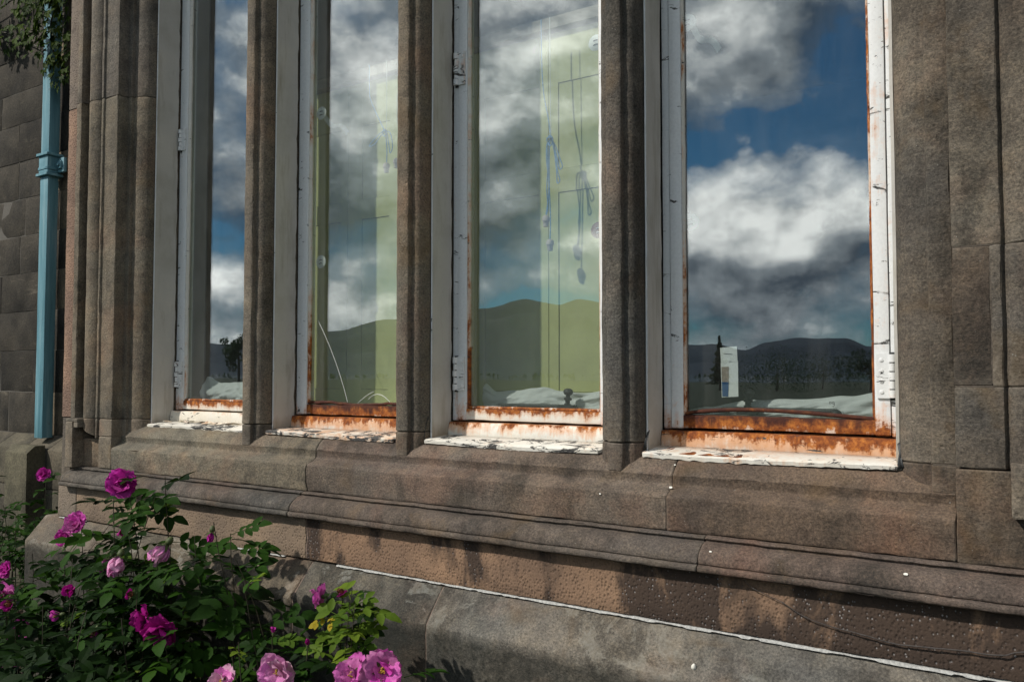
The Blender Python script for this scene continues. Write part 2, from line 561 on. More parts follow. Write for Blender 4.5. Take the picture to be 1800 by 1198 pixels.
M = dict(
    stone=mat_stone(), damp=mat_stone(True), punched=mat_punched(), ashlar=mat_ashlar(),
    mortar=mat_mortar("pale_mortar", (0.50, 0.50, 0.48)), joint=mat_mortar("old_mortar", (0.12, 0.10, 0.082)),
    paint=mat_rusty_paint("white_paint_on_iron", (0.72, 0.75, 0.77)),
    bead=mat_rusty_paint("white_paint_on_putty", (0.68, 0.69, 0.66)),
    rail=mat_rusty_paint("rusting_rail_paint", (0.78, 0.78, 0.74), 0.24),
    wood=mat_rusty_paint("white_paint_on_wood", (0.78, 0.78, 0.74)),
    reveal=mat_reveal(), glass=mat_glass(),
    green=mat_plain("pale_green_paint", (0.52, 0.525, 0.235), 0.6, 0.10, 9.0, 0.15),
    teal=mat_pipe(),
    iron=mat_plain("dark_iron", (0.035, 0.037, 0.038), 0.5, 0.4, 90.0, 0.3, metal=0.3),
    white=mat_plain("white_plastic", (0.74, 0.75, 0.72), 0.5, 0.12, 80.0, 0.15),
    cord=mat_plain("pale_blue_cord", (0.26, 0.42, 0.64), 0.8, 0.45, 300.0, 0.4),
    toggle=mat_plain("wooden_toggle", (0.52, 0.43, 0.37), 0.6, 0.12, 90.0, 0.2),
    oak=mat_plain("pale_wood", (0.50, 0.47, 0.40), 0.6, 0.15, 30.0, 0.2),
    toprail=mat_plain("worn_rail_paint", (0.26, 0.22, 0.18), 0.6, 0.3, 12.0, 0.2),
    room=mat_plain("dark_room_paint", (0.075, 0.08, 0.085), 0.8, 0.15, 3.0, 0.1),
    cloth=mat_cloth(), petal=mat_petal(),
    leaf=mat_leaf("rose_leaf", (0.003, 0.010, 0.002), (0.020, 0.058, 0.005)),
    leaf_young=mat_leaf("young_rose_leaf", (0.035, 0.075, 0.008), (0.10, 0.16, 0.016)),
    leaf_yellow=mat_leaf("yellow_rose_leaf", (0.24, 0.18, 0.012), (0.32, 0.25, 0.018)),
    creeper=mat_leaf("creeper_leaf", (0.010, 0.026, 0.006), (0.060, 0.095, 0.014)),
    tree=mat_leaf("tree_leaf", (0.008, 0.022, 0.008), (0.022, 0.05, 0.014)),
    stem=mat_plain("rose_stem", (0.030, 0.026, 0.012), 0.7, 0.35, 60.0, 0.4),
    dry=mat_plain("dry_stem", (0.060, 0.052, 0.048), 0.85, 0.4, 70.0, 0.5),
    wilt=mat_plain("withered_petal", (0.20, 0.085, 0.035), 0.8, 0.4, 120.0, 0.5),
    stamen=mat_plain("stamen", (0.50, 0.33, 0.04), 0.8, 0.3, 200.0, 0.5),
    hip=mat_plain("rose_bud_green", (0.055, 0.075, 0.02), 0.6, 0.3, 80.0, 0.3),
    soil=mat_terrain("soil", (0.025, 0.018, 0.012), (0.06, 0.045, 0.03), 9.0),
    grass=mat_terrain("grass_field", (0.010, 0.020, 0.010), (0.020, 0.034, 0.014), 0.6),
    hill=mat_terrain("haze_blue_hill", (0.006, 0.020, 0.040), (0.016, 0.036, 0.058), 0.005),  # blue of the distant haze painted into the hills' base colour
    shell=mat_plain("shell_white", (0.72, 0.70, 0.62), 0.5, 0.1, 100.0, 0.2),
    paper=mat_plain("paper_white", (0.78, 0.79, 0.78), 0.8, 0.05, 60.0, 0.1),
    paper_tan=mat_plain("paper_tan", (0.36, 0.30, 0.26), 0.8, 0.25, 130.0, 0.1),
    paper_blue=mat_plain("paper_blue", (0.03, 0.09, 0.22), 0.8, 0.2, 60.0, 0.1),
    ink=mat_plain("black_ink", (0.02, 0.02, 0.025), 0.7, 0.2, 60.0, 0.0),
)
kw_ = NT("lake_water")
kw_.bsdf((0.02, 0.03, 0.035), 0.08, kw_.bump(kw_.noise(kw_.pos(False), 0.8, 4), 0.3, 0.05), spec=0.6)
M["water"] = kw_.m

# ------------------------------------------------------------------ object helpers
W = {}                     # world origin of every object that parents others


def empty(name, at, parent=None):
    o = bpy.data.objects.new(name, None)
    COL.objects.link(o)
    o.empty_display_size = 0.05
    at = Vector(at)
    W[o.name] = at
    if parent is not None:
        o.parent = parent
        o.location = at - W[parent.name]
    else:
        o.location = at
    return o


def tag(o, label=None, cat=None, group=None, kind=None):
    for k, v in (("label", label), ("category", cat), ("group", group), ("kind", kind)):
        if v:
            o[k] = v
    return o


def mk(name, verts, faces, mat, parent=None, color=None, smooth=35, mats=None, fmat=None):
    """one mesh object from world-space points"""
    n = len(verts)
    lo = Vector((min(v[0] for v in verts), min(v[1] for v in verts), min(v[2] for v in verts)))
    hi = Vector((max(v[0] for v in verts), max(v[1] for v in verts), max(v[2] for v in verts)))
    org = Vector(((lo.x + hi.x) / 2, (lo.y + hi.y) / 2, lo.z))
    me = bpy.data.meshes.new(name)
    me.from_pydata([tuple(Vector(v) - org) for v in verts], [], faces)
    me.materials.append(mat)
    for m2 in (mats or ()):
        me.materials.append(m2)
    if fmat:
        me.polygons.foreach_set("material_index", fmat)
    if smooth:
        me.polygons.foreach_set("use_smooth", [True] * len(me.polygons))
        me.set_sharp_from_angle(angle=math.radians(smooth))
    me.update()
    o = bpy.data.objects.new(name, me)
    COL.objects.link(o)
    W[o.name] = org
    if parent is not None:
        o.parent = parent
        o.location = org - W[parent.name]
    else:
        o.location = org
    if color:
        o.color = color
    return o


def nz(v, s, a):
    """small vector noise"""
    q = noise.noise_vector(Vector(v) * s)
    return Vector(v) + q * a


def densify(prof, bev, seg, marks=None):
    """cut the corners of a closed outline and divide its long sides"""
    n = len(prof)
    out = []
    corner = {}
    for i in range(n):
        p0, p1, p2 = Vector(prof[i - 1]), Vector(prof[i]), Vector(prof[(i + 1) % n])
        a, b = (p0 - p1), (p2 - p1)
        la, lb = a.length, b.length
        ang = a.angle(b) if la > 1e-6 and lb > 1e-6 else math.pi
        if ang > math.radians(150):
            out.append(p1)
        else:
            r = min(bev, la * 0.35, lb * 0.35)
            out.append(p1 + a / la * r)
            out.append(p1 + (a / la + b / lb) * r * 0.28)
            corner[len(out) - 1] = ((a / la + b / lb).normalized(), (a.x * b.y - a.y * b.x))
            out.append(p1 + b / lb * r)
    res = []
    n = len(out)
    if marks is not None:
        ar = sum(prof[i - 1][0] * prof[i][1] - prof[i][0] * prof[i - 1][1] for i in range(len(prof)))
    for i in range(n):
        p, q = out[i], out[(i + 1) % n]
        k = max(1, int((q - p).length / seg))
        if marks is not None and i in corner:
            d_, cr_ = corner[i]
            if cr_ * ar < 0:                      # only outward corners chip
                marks[len(res)] = d_
        for j in range(k):
            res.append(p.lerp(q, j / k))
    return res


def prism(name, prof, axis, a, b, mat, parent, color=None, step=0.022, bev=0.003, seg=0.022, jit=0.0011, js=28.0, enda=None, endb=None, smooth=32):
    """a stone or board: outline swept along x (outline in y,z) or z (outline in x,y), edges eased, faces slightly uneven"""
    marks = {}
    pr = densify(prof, bev, seg, marks)
    chip = 0.0075 if mat.name in ("sandstone", "damp_sandstone", "punched_sandstone") else 0.0
    cen = sum(pr, Vector((0, 0))) / len(pr)
    L = b - a
    n = max(2, int(L / step))
    ts = [0.0, min(0.0025, L * 0.1)] + [L * i / n for i in range(1, n)] + [L - min(0.0025, L * 0.1), L]
    seed = random.uniform(0, 50)
    verts, faces = [], []
    m = len(pr)
    for i, t in enumerate(ts):
        end = i in (0, len(ts) - 1)
        for qi, q in enumerate(pr):
            if chip and qi in marks:
                cn = noise.noise(Vector(((a + t) * 16, seed + qi * 1.7, 0))) + 0.55 * noise.noise(Vector(((a + t) * 55, seed + qi, 4)))
                q = q + marks[qi] * (chip * max(0.0, cn - 0.30) + 0.0006 * max(0.0, noise.noise(Vector(((a + t) * 130, seed, qi)))))
            if end:
                d = (q - cen)
                q = q - d.normalized() * min(0.002, d.length * 0.1)
            c = a + t
            wgt = t / L
            if enda and wgt < 0.5:
                c += enda(q) * (1 - 2 * wgt)
            if endb and wgt > 0.5:
                c += endb(q) * (2 * wgt - 1)
            v = (c, q.x, q.y + EZ) if axis == "x" else (q.x, q.y, c + EZ)
            w = Vector(v) + noise.noise_vector(Vector(v) * js + Vector((seed, 0, 0))) * jit
            w += noise.noise_vector(Vector(v) * 7.0 + Vector((0, seed, 0))) * jit * 0.9
            verts.append(w)
    for i in range(len(ts) - 1):
        for j in range(m):
            k = (j + 1) % m
            faces.append((i * m + j, i * m + k, (i + 1) * m + k, (i + 1) * m + j))
    faces.append(tuple(range(m - 1, -1, -1)))
    faces.append(tuple(range((len(ts) - 1) * m, len(ts) * m)))
    o = mk(name, verts, faces, mat, parent, color, smooth)
    import bmesh
    bm = bmesh.new()
    bm.from_mesh(o.data)
    bmesh.ops.recalc_face_normals(bm, faces=bm.faces)
    bm.to_mesh(o.data)
    bm.free()
    o.data.set_sharp_from_angle(angle=math.radians(smooth))
    return o


def block(name, x0, x1, y0, y1, z0, z1, mat, parent, color=None, **kw):
    return prism(name, [(x0, y0), (x1, y0), (x1, y1), (x0, y1)], "z", z0, z1, mat, parent, color, **kw)


def tube_data(pts, rad, sides=8, cap=True):
    pts = [Vector(p) for p in pts]
    n = len(pts)
    rads = rad if isinstance(rad, (list, tuple)) else [rad] * n
    verts, faces = [], []
    up = Vector((0, 0, 1))
    prev = None
    for i, p in enumerate(pts):
        t = (pts[min(i + 1, n - 1)] - pts[max(i - 1, 0)])
        t = t.normalized() if t.length > 1e-9 else Vector((0, 0, 1))
        if prev is None:
            s = t.cross(up)
            if s.length < 1e-3:
                s = t.cross(Vector((1, 0, 0)))
        else:
            s = prev - t * prev.dot(t)
            if s.length < 1e-4:
                s = t.cross(Vector((1, 0, 0)))
        s.normalize()
        prev = s
        u = t.cross(s)
        for k in range(sides):
            a = 2 * math.pi * k / sides
            verts.append(p + (s * math.cos(a) + u * math.sin(a)) * rads[i])
    for i in range(n - 1):
        for k in range(sides):
            l = (k + 1) % sides
            faces.append((i * sides + k, i * sides + l, (i + 1) * sides + l, (i + 1) * sides + k))
    if cap:
        faces.append(tuple(range(sides - 1, -1, -1)))
        faces.append(tuple(range((n - 1) * sides, n * sides)))
    return verts, faces


def tube(name, pts, rad, mat, parent=None, sides=8, color=None):
    v, f = tube_data([(p[0], p[1], p[2] + EZ) for p in pts], rad, sides)
    return mk(name, v, f, mat, parent, color, 50)


class Mesh:
    """collects pieces that make ONE part"""

    def __init__(s):
        s.v, s.f, s.m = [], [], []

    def add(s, v, f, mi=0):
        o = len(s.v)
        s.v += [Vector(q) for q in v]
        s.f += [tuple(i + o for i in q) for q in f]
        s.m += [mi] * len(f)

    def box(s, x0, x1, y0, y1, z0, z1, mi=0, bev=0.0):
        z0 += EZ
        z1 += EZ
        v = [(x, y, z) for z in (z0, z1) for y in (y0, y1) for x in (x0, x1)]
        s.add(v, [(0, 2, 3, 1), (4, 5, 7, 6), (0, 1, 5, 4), (2, 6, 7, 3), (0, 4, 6, 2), (1, 3, 7, 5)], mi)

    def tube(s, pts, rad, sides=8, mi=0):
        v, f = tube_data([(p[0], p[1], p[2] + EZ) for p in pts], rad, sides)
        s.add(v, f, mi)

    def lathe(s, c, ax, prof, sides=14, mi=0):
        """prof: (along axis, radius)"""
        c = Vector(c) + Vector((0, 0, EZ))
        ax = Vector(ax).normalized()
        a = ax.orthogonal().normalized()
        b = ax.cross(a)
        v, f = [], []
        for h, r in prof:
            for k in range(sides):
                t = 2 * math.pi * k / sides
                v.append(c + ax * h + (a * math.cos(t) + b * math.sin(t)) * r)
        for i in range(len(prof) - 1):
            for k in range(sides):
                l = (k + 1) % sides
                f.append((i * sides + k, i * sides + l, (i + 1) * sides + l, (i + 1) * sides + k))
        f.append(tuple(range(sides - 1, -1, -1)))
        f.append(tuple(range((len(prof) - 1) * sides, len(prof) * sides)))
        s.add(v, f, mi)

    def done(s, name, mat, parent=None, color=None, smooth=40, mats=None):
        return mk(name, s.v, s.f, mat, parent, color, smooth, mats, s.m if mats else None)


# ------------------------------------------------------------------ the setting: ground, lake, hills
def sheet(name, pts, z, mat):
    o = mk(name, [(x, y, z) for x, y in pts], [tuple(range(len(pts)))], mat, None, None, 0)
    return tag(o, kind="structure")


sheet("ground", [(-4500, -4500), (4500, -4500), (4500, 4500), (-4500, 4500)], 0.0, M["grass"])
sheet("flower_bed", [(-8.0, -1.25), (2.5, -1.25), (2.5, 0.1), (-2.9, 0.1), (-2.9, 1.9), (-8.0, 1.9)], 0.005, M["soil"])
sheet("lake", [(-700, -700), (200, -620), (420, -330), (60, -150), (-160, -170), (-420, -130), (-760, -260)], 0.02, M["water"])

ridge = [(-100, 2.6), (-75, 3.2), (-60, 2.2), (-52, 2.0), (-47, 2.7), (-44.9, 3.1), (-40.8, 3.9), (-36, 4.5), (-34.7, 4.7), (-31.7, 5.4), (-29.1, 4.95),
         (-27.6, 5.35), (-26.2, 5.1), (-24, 3.9), (-20.4, 2.1), (-18.3, 2.07), (-16.4, 1.75), (-14.9, 2.2), (-13.1, 2.5), (-10.2, 2.52),
         (-8.5, 1.95), (-4, 1.7), (5, 2.6), (20, 3.2), (45, 2.4), (75, 3.0), (100, 2.4)]


def ridge_el(a):
    for (a0, e0), (a1, e1) in zip(ridge, ridge[1:]):
        if a0 <= a <= a1:
            t = (a - a0) / (a1 - a0)
            t = t * t * (3 - 2 * t)
            return e0 + (e1 - e0) * t
    return 2.0


hv, hf = [], []
NA, NR = 900, 22
for i in range(NA + 1):
    a = -100 + 200 * i / NA
    R = 2200
    H = R * math.tan(math.radians(ridge_el(a)))
    dx, dy = math.sin(math.radians(a)), -math.cos(math.radians(a))
    for j in range(NR + 1):
        t = j / NR
        r = 780 + (R - 780) * t
        z = H * (t ** 1.25)
        q = Vector((dx * r, dy * r, 0))
        fr = noise.fractal(q * 0.0045, 1.0, 2.0, 6)
        z += fr * (10 + 60 * t * (1 - t)) * min(1, t * 3) * (0.2 if j == NR else 1)
        if j == NR:
            z += 2.2 * noise.fractal(q * 0.022, 0.8, 2.0, 5)
        if j < NR:
            z = min(z, math.tan(math.radians(ridge_el(a) * 0.96)) * r)
        hv.append((q.x, q.y - 1.65, max(-1, z + 0.6 * t)))
for i in range(NA):
    for j in range(NR):
        p = i * (NR + 1) + j
        hf.append((p, p + 1, p + NR + 2, p + NR + 1))
tag(mk("hills", hv, hf, M["hill"], None, None, 60), kind="structure")

# ------------------------------------------------------------------ the house
MX = [-2.630, -2.013, -1.396, -0.779, -0.157]     # axes of the jambs and mullions
HEAD = 1.85                                        # window head above eye level
house = empty("stone_house", (-1.4, 0.5, 0.0))
tag(house, "brown sandstone house bay with tall mullioned windows above a moulded sill", "house")

TAN = (0.182, 0.154, 0.118, 0.42)
BRN = (0.125, 0.101, 0.080, 0.54)
GRY = (0.119, 0.106, 0.093, 0.55)
DRK = (0.138, 0.118, 0.097, 0.50)
PNK = (0.220, 0.155, 0.120, 0.35)


def tint(c, d=0.09):
    k = 1 + random.uniform(-d, d)
    return (c[0] * k, c[1] * k * (1 + random.uniform(-.02, .02)), c[2] * k, min(1, max(0, c[3] + random.uniform(-.05, .05))))


def ovolo(xa, xb, ya, yb, n=7):
    """convex quarter from (xa,ya), facing front, round to (xb,yb), facing sideways"""
    return [(xa + (xb - xa) * math.sin(math.pi / 2 * i / n), ya + (yb - ya) * (1 - math.cos(math.pi / 2 * i / n))) for i in range(n + 1)]


# mullions: nose, small step, ovolo, square reveal
def mull_prof(m):
    right = [(m + 0.0195, 0.0), (m + 0.0195, 0.013)] + ovolo(m + 0.023, m + 0.050, 0.013, 0.056)
    left = [(2 * m - x, y) for x, y in reversed(right)]
    return [(m - 0.012, -0.003), (m + 0.012, -0.003)] + right + [(m + 0.050, 0.20), (m - 0.050, 0.20)] + left


for i, (m, c) in enumerate(zip(MX[1:4], (TAN, TAN, GRY))):
    mu = empty("mullion", (m, 0.1, EZ - 0.2155), house)
    prism("stone", mull_prof(m), "z", -0.1515, HEAD, M["stone"], mu, tint(c), step=0.012, seg=0.016)
    prism("stone", mull_prof(m), "z", -0.2155, -0.1535, M["stone"], mu, tint(BRN), step=0.02, seg=0.016)

# left jamb: ovolo, band, face, fillet, roll, outer flat
mu = empty("jamb", (-2.7, 0.0, EZ - 0.327), house)
JR = -2.580
ov = [(x, y) for x, y in reversed(ovolo(-2.634, JR, 0.012, 0.056))]
roll = [(-2.800 + 0.044 * math.cos(a), -0.006 - 0.046 * math.sin(a)) for a in [math.radians(12 + 156 * k / 14) for k in range(15)]]
jin = [(JR, 0.20)] + ov + [(-2.6395, 0.012), (-2.640, 0.0), (-2.660, 0.0), (-2.662, -0.037), (-2.735, -0.038), (-2.737, -0.045), (-2.749, -0.045), (-2.750, -0.016)]
jin += roll + [(-2.848, -0.012), (-2.8485, -0.061), (-2.8775, -0.061), (-2.8775, 0.20)]
prism("stone", jin, "z", 0.9765, 2.6, M["stone"], mu, tint((0.165, 0.146, 0.120, 0.46)), step=0.04, seg=0.014, bev=0.002)
prism("stone", jin, "z", -0.1545, 0.9745, M["stone"], mu, tint(TAN), step=0.014, seg=0.014, bev=0.0025)
# its base stones, where the roll stops on a pocket
jb = [(JR, 0.20)] + ov + [(-2.6395, 0.012), (-2.640, 0.0), (-2.660, 0.0), (-2.662, -0.037), (-2.7375, -0.038), (-2.7375, 0.20)]
prism("stone", jb, "z", -0.2155, -0.1565, M["stone"], mu, tint(TAN), step=0.02, seg=0.014, bev=0.002)
prism("stone", [(-2.6625, -0.0375), (-2.7375, -0.0375), (-2.7375, 0.20), (-2.6625, 0.20)], "z", -0.3265, -0.2165, M["stone"], mu, tint(TAN), step=0.02, bev=0.002)
rb = roll[::-1] + [(-2.7495, -0.016), (-2.749, -0.045), (-2.7385, -0.045), (-2.7385, 0.1), (-2.843, 0.1)]
prism("stone", rb, "z", -0.225, -0.1565, M["stone"], mu, tint(TAN), step=0.012, seg=0.012,
      enda=lambda q: (0.050 * max(0.0, (-q.x - 2.755) / 0.085)) if q.x < -2.751 else 0.0)
prism("stone", [(-2.7385, -0.030), (-2.749, -0.030), (-2.751, -0.012), (-2.790, -0.020), (-2.838, -0.034), (-2.838, 0.1), (-2.7385, 0.1)], "z", -0.3265, -0.2285, M["stone"], mu, tint(TAN), step=0.02)
prism("label_stop", [(-2.884, -0.074), (-2.839, -0.074), (-2.839, 0.05), (-2.884, 0.05)], "z", -0.3275, -0.168, M["stone"], mu, tint(TAN), bev=0.002)
prism("label_stop", [(-2.884, -0.073), (-2.812, -0.073), (-2.812, 0.05), (-2.884, 0.05)], "z", -0.1675, -0.1565, M["stone"], mu, tint(TAN), bev=0.002)
prism("label_stop", [(-2.8385, -0.071), (-2.812, -0.071), (-2.812, -0.04), (-2.8385, -0.04)], "z", -0.188, -0.168, M["stone"], mu, tint(TAN), bev=0.002)
# punched quoins beside it
for z0, z1, c in ((-0.1545, 0.962, PNK), (0.9635, 1.9, (0.185, 0.160, 0.138, 0.40)), (1.9015, 2.6, GRY)):
    block("quoin_stone", -2.940, -2.8785, -0.056, 0.20, z0, z1, M["punched"], mu, tint(c), step=0.03, bev=0.002)
block("quoin_stone", -2.940, -2.8845, -0.054, 0.20, -0.3895, -0.156, M["punched"], mu, tint(GRY), step=0.03, bev=0.002)

# right jamb, seen from the front
mu = empty("jamb", (0.0, 0.0, EZ - 0.327), house)
XR = -0.207


def rprof(main):
    o = [(XR, 0.20)] + [(x, y) for x, y in reversed(ovolo(-0.150, XR, 0.010, 0.056))] + [(-0.1485, 0.0), (-0.1095, 0.0), (-0.1095, 0.20)]
    return o


prism("stone", rprof(0), "z", -0.1625, 1.2, M["stone"], mu, tint(DRK), step=0.03, seg=0.014)
prism("stone", rprof(0), "z", 1.203, 2.6, M["stone"], mu, tint(DRK), step=0.06, seg=0.014)
prism("stone", rprof(0), "z", -0.2155, -0.165, M["stone"], mu, tint(BRN), step=0.02, seg=0.014)
rr0 = [(-0.034, -0.0385), (-0.0305, -0.0300)] + \
      [(0.012 + 0.041 * math.cos(a), -0.024 - 0.024 * math.sin(a)) for a in [math.radians(170 - 160 * k / 12) for k in range(13)]] + \
      [(0.056, -0.016), (0.057, -0.060), (0.090, -0.060), (0.090, 0.20)]
rfull = [(-0.1085, 0.20), (-0.1085, -0.037), (-0.049, -0.0368)] + rr0
rpart = [(-0.0495, 0.20), (-0.0495, -0.0366)] + rr0
for z0, z1, c in ((-0.1625, -0.0222, DRK), (0.2237, 1.35, DRK), (1.352, 2.6, DRK)):
    prism("stone", rfull, "z", z0, z1, M["stone"], mu, tint(c), step=0.014, seg=0.014, bev=0.0018, jit=0.0013)
prism("stone", rpart, "z", -0.0212, 0.2227, M["stone"], mu, tint(DRK), step=0.03, seg=0.014, bev=0.0012)
block("stone", -0.1085, -0.0507, -0.0372, 0.20, -0.0212, 0.2227, M["stone"], mu, tint((0.110, 0.084, 0.063, 0.52)), jit=0.0013, bev=0.0012)
block("stone", -0.1085, 0.090, -0.0365, 0.20, -0.3265, -0.1655, M["stone"], mu, tint(BRN), jit=0.0014)
for zz in (-0.0217, 0.2232):
    block("mortar_joint", -0.107, -0.036, -0.0362, 0.1, zz - 0.0022, zz + 0.0022, M["joint"], mu, None, bev=0.0003, jit=0.0004)
block("mortar_joint", -0.052, -0.048, -0.0360, 0.1, -0.019, 0.2205, M["joint"], mu, None, bev=0.0003, jit=0.0004)
block("mortar_joint", -0.147, 0.088, 0.0012, 0.1, -0.168, -0.160, M["joint"], mu, None, bev=0.0003, jit=0.0004)
block("label_stop", -0.026, 0.090, -0.060, 0.0, -0.240, -0.150, M["stone"], mu, tint(DRK))
z = -0.3265
for z1 in (0.02, 0.36, 0.70, 1.04, 1.40, 1.75, 2.1, 2.6):
    xs = [0.0935, 0.62 + 0.2 * math.sin(z1 * 9), 1.3, 2.2]
    for xa, xb in zip(xs, xs[1:]):
        block("wall_stone", xa, xb - 0.003, -0.030, 0.20, z, z1 - 0.003, M["punched"], mu, tint(DRK), step=0.05, seg=0.05)
    z = z1

# lintel course above the windows
mu = empty("lintel_course", (-1.4, 0.1, EZ + HEAD), house)
for xa, xb in zip(MX[:-1], MX[1:]):
    block("stone", xa + (0.052 if xa == MX[0] else 0.0015), xb - (0.052 if xb == MX[-1] else 0.0015), -0.02, 0.20, HEAD + 0.003, 2.6, M["stone"], mu, tint(GRY), step=0.06, seg=0.04)
for xa in (-2.953, -1.75, -0.5, 0.8):
    block("stone", xa, xa + 1.25 if xa < 0 else 2.2, -0.036, 0.25, 2.603, 3.0, M["stone"], mu, tint(GRY), step=0.08, seg=0.06)

# moulded sill course, in two stones parted by a jagged open joint
crack = lambda q: 0.010 * noise.noise(Vector((q.x * 22, q.y * 22, 3.3))) + 0.006 * noise.noise(Vector((q.x * 70, q.y * 70, 1.3)))
sill = [(0.20, -0.178), (0.064, -0.1765), (0.054, -0.1772), (0.042, -0.1810), (0.026, -0.1895), (0.012, -0.2010), (-0.0015, -0.2160), (-0.0005, -0.2190), (0.0015, -0.2350),
        (-0.002, -0.2385), (-0.034, -0.2535), (-0.0375, -0.2570), (-0.037, -0.320), (-0.0365, -0.3265), (0.20, -0.3265)]
mu = empty("sill_course", (-1.4, 0.0, EZ - 0.3265), house)
prism("stone", sill, "x", -2.6615, -1.7155, M["stone"], mu, tint(TAN, .02), step=0.010, seg=0.013, bev=0.0025, endb=crack)
prism("stone", sill, "x", -1.7125, -0.645, M["stone"], mu, tint((0.141, 0.114, 0.090, 0.50), .02), step=0.010, seg=0.013, bev=0.0025, enda=crack)
prism("stone", sill, "x", -0.6438, -0.110, M["stone"], mu, tint((0.138, 0.101, 0.077, 0.46), .02), step=0.010, seg=0.013, bev=0.0025)

# string course: quirk, quarter-round and fillet
strg = [(0.20, -0.328), (-0.037, -0.328), (-0.047, -0.3305), (-0.048, -0.334), (-0.041, -0.3365), (-0.0425, -0.3395)] + \
       [(-0.0435 - 0.046 * math.sin(a), -0.3395 - 0.034 * (1 - math.cos(a))) for a in [math.radians(90 * k / 9) for k in range(1, 10)]] + \
       [(-0.0885, -0.3755), (-0.0860, -0.3770), (-0.0955, -0.3790), (-0.0955, -0.3895), (-0.085, -0.393), (-0.070, -0.3905), (0.20, -0.3905)]
mu = empty("string_course", (-1.4, -0.05, EZ - 0.393), house)
prism("stone", strg, "x", -2.884, -1.7275, M["stone"], mu, tint(GRY, .02), step=0.010, seg=0.010, endb=crack)
prism("stone", strg, "x", -1.7245, -0.560, M["stone"], mu, tint((0.125, 0.100, 0.084, 0.52), .02), step=0.010, seg=0.010, enda=crack)
prism("stone", strg, "x", -0.5585, 0.62, M["stone"], mu, tint((0.125, 0.094, 0.076, 0.52), .02), step=0.010, seg=0.010)
prism("stone", strg, "x", 0.623, 2.2, M["stone"], mu, tint(BRN, .02), step=0.03, seg=0.010)

# punched wall course below
mu = empty("wall", (-1.4, 0.0, EZ - 0.513), house)
xs = [-2.935, -2.818, -1.677, 0.42, 2.2]
for xa, xb, c in zip(xs, xs[1:], ((0.190, 0.165, 0.140, 0.42), (0.235, 0.185, 0.140, 0.34), (0.235, 0.158, 0.112, 0.54), (0.22, 0.15, 0.10, 0.5))):
    prism("stone", [(-0.067, -0.3925), (-0.067, -0.506), (0.20, -0.506), (0.20, -0.3925)], "x", xa + 0.0015, xb - 0.0015, M["punched"], mu, tint(c, .02), step=0.022, seg=0.022, jit=0.0014,
          enda=(lambda q: crack(q) * 0.6) if abs(xa + 1.677) < .01 else None, endb=(lambda q: crack(q) * 0.6) if abs(xb + 1.677) < .01 else None)

# plinth: weathered slope over a plain face
mu = empty("plinth", (-1.4, 0.0, 0.0), house)
plin = [(-0.063, -0.510), (-0.135, -0.588), (-0.136, -1.06), (0.20, -1.06), (0.20, -0.510)]
plin2 = [(-0.136, -1.063), (-0.136, -1.60), (0.20, -1.60), (0.20, -1.063)]
xs = [-3.02, -2.62, -1.657, -1.206, 0.33, 2.2]
for i, (xa, xb) in enumerate(zip(xs, xs[1:])):
    c = [(0.150, 0.130, 0.104, 0.5), (0.135, 0.115, 0.088, 0.55), (0.125, 0.110, 0.088, 0.58), (0.165, 0.152, 0.130, 0.47), (0.16, 0.145, 0.125, 0.5)][i]
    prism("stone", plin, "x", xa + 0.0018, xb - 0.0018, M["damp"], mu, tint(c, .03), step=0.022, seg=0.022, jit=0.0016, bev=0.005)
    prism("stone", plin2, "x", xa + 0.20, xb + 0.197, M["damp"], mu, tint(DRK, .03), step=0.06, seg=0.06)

# mortar showing in the joints
pin = mat_mortar("pink_mortar", (0.22, 0.165, 0.135))
for xj in xs[1:-1]:
    prism("mortar_joint", [(-0.0615, -0.512), (-0.1325, -0.5885), (-0.1335, -1.06), (0.1, -1.06), (0.1, -0.512)], "x", xj - 0.0035, xj + 0.0035, pin, mu, None, step=0.004, seg=0.02, bev=0.003, jit=0.0012)
prism("mortar_joint", [(-0.0652, -0.394), (-0.0652, -0.505), (0.1, -0.505), (0.1, -0.394)], "x", -1.682, -1.672, pin, mu, None, step=0.004, seg=0.02, bev=0.002, jit=0.0012, enda=lambda q: crack(q) * .6, endb=lambda q: crack(q) * .6)


def mortar_run(x0, x1, solid):
    """ragged fillet of mortar lying in the bed joint: one strip with an uneven edge"""
    v, f = [], []
    x = x0
    n = 0
    while x < x1:
        w0 = 0.0030 + 0.0022 * noise.noise(Vector((x * 17, 0, 0))) + 0.0014 * noise.noise(Vector((x * 90, 3, 0))) + (0.0010 if x > -0.6 else -0.0004)
        if noise.noise(Vector((x * 9, 5, 2))) + 0.5 * noise.noise(Vector((x * 41, 1, 2))) > 0.12:
            w0 *= 0.18
        w0 = max(0.0004, w0 * solid * 0.85)
        yo = -0.0695 + 0.0012 * noise.noise(Vector((x * 60, 7, 0)))
        c = -0.5082 + 0.0009 * noise.noise(Vector((x * 35, 9, 0))) + EZ
        v += [(x, -0.03, c + w0 * .6), (x, yo, c + w0 * .6), (x, yo - 0.0015, c - w0 * .8), (x, -0.03, c - w0 * .8)]
        if n:
            a = (n - 1) * 4
            f += [(a + j, a + 4 + j, a + 4 + (j + 1) % 4, a + (j + 1) % 4) for j in range(4)]
        n += 1
        x += random.uniform(0.004, 0.009)
    mk("mortar_joint", v, f, M["mortar"], mu, None, 50)


mortar_run(-1.56, 0.325, 1.0)
mortar_run(0.335, 2.15, 1.0)
mortar_run(-2.0, -1.76, 0.6)
mortar_run(-2.92, -2.75, 0.7)
back = Mesh()
back.box(-2.94, 2.15, 0.075, 0.18, -1.55, -0.178)
back.done("core", M["joint"], house, None, 0)

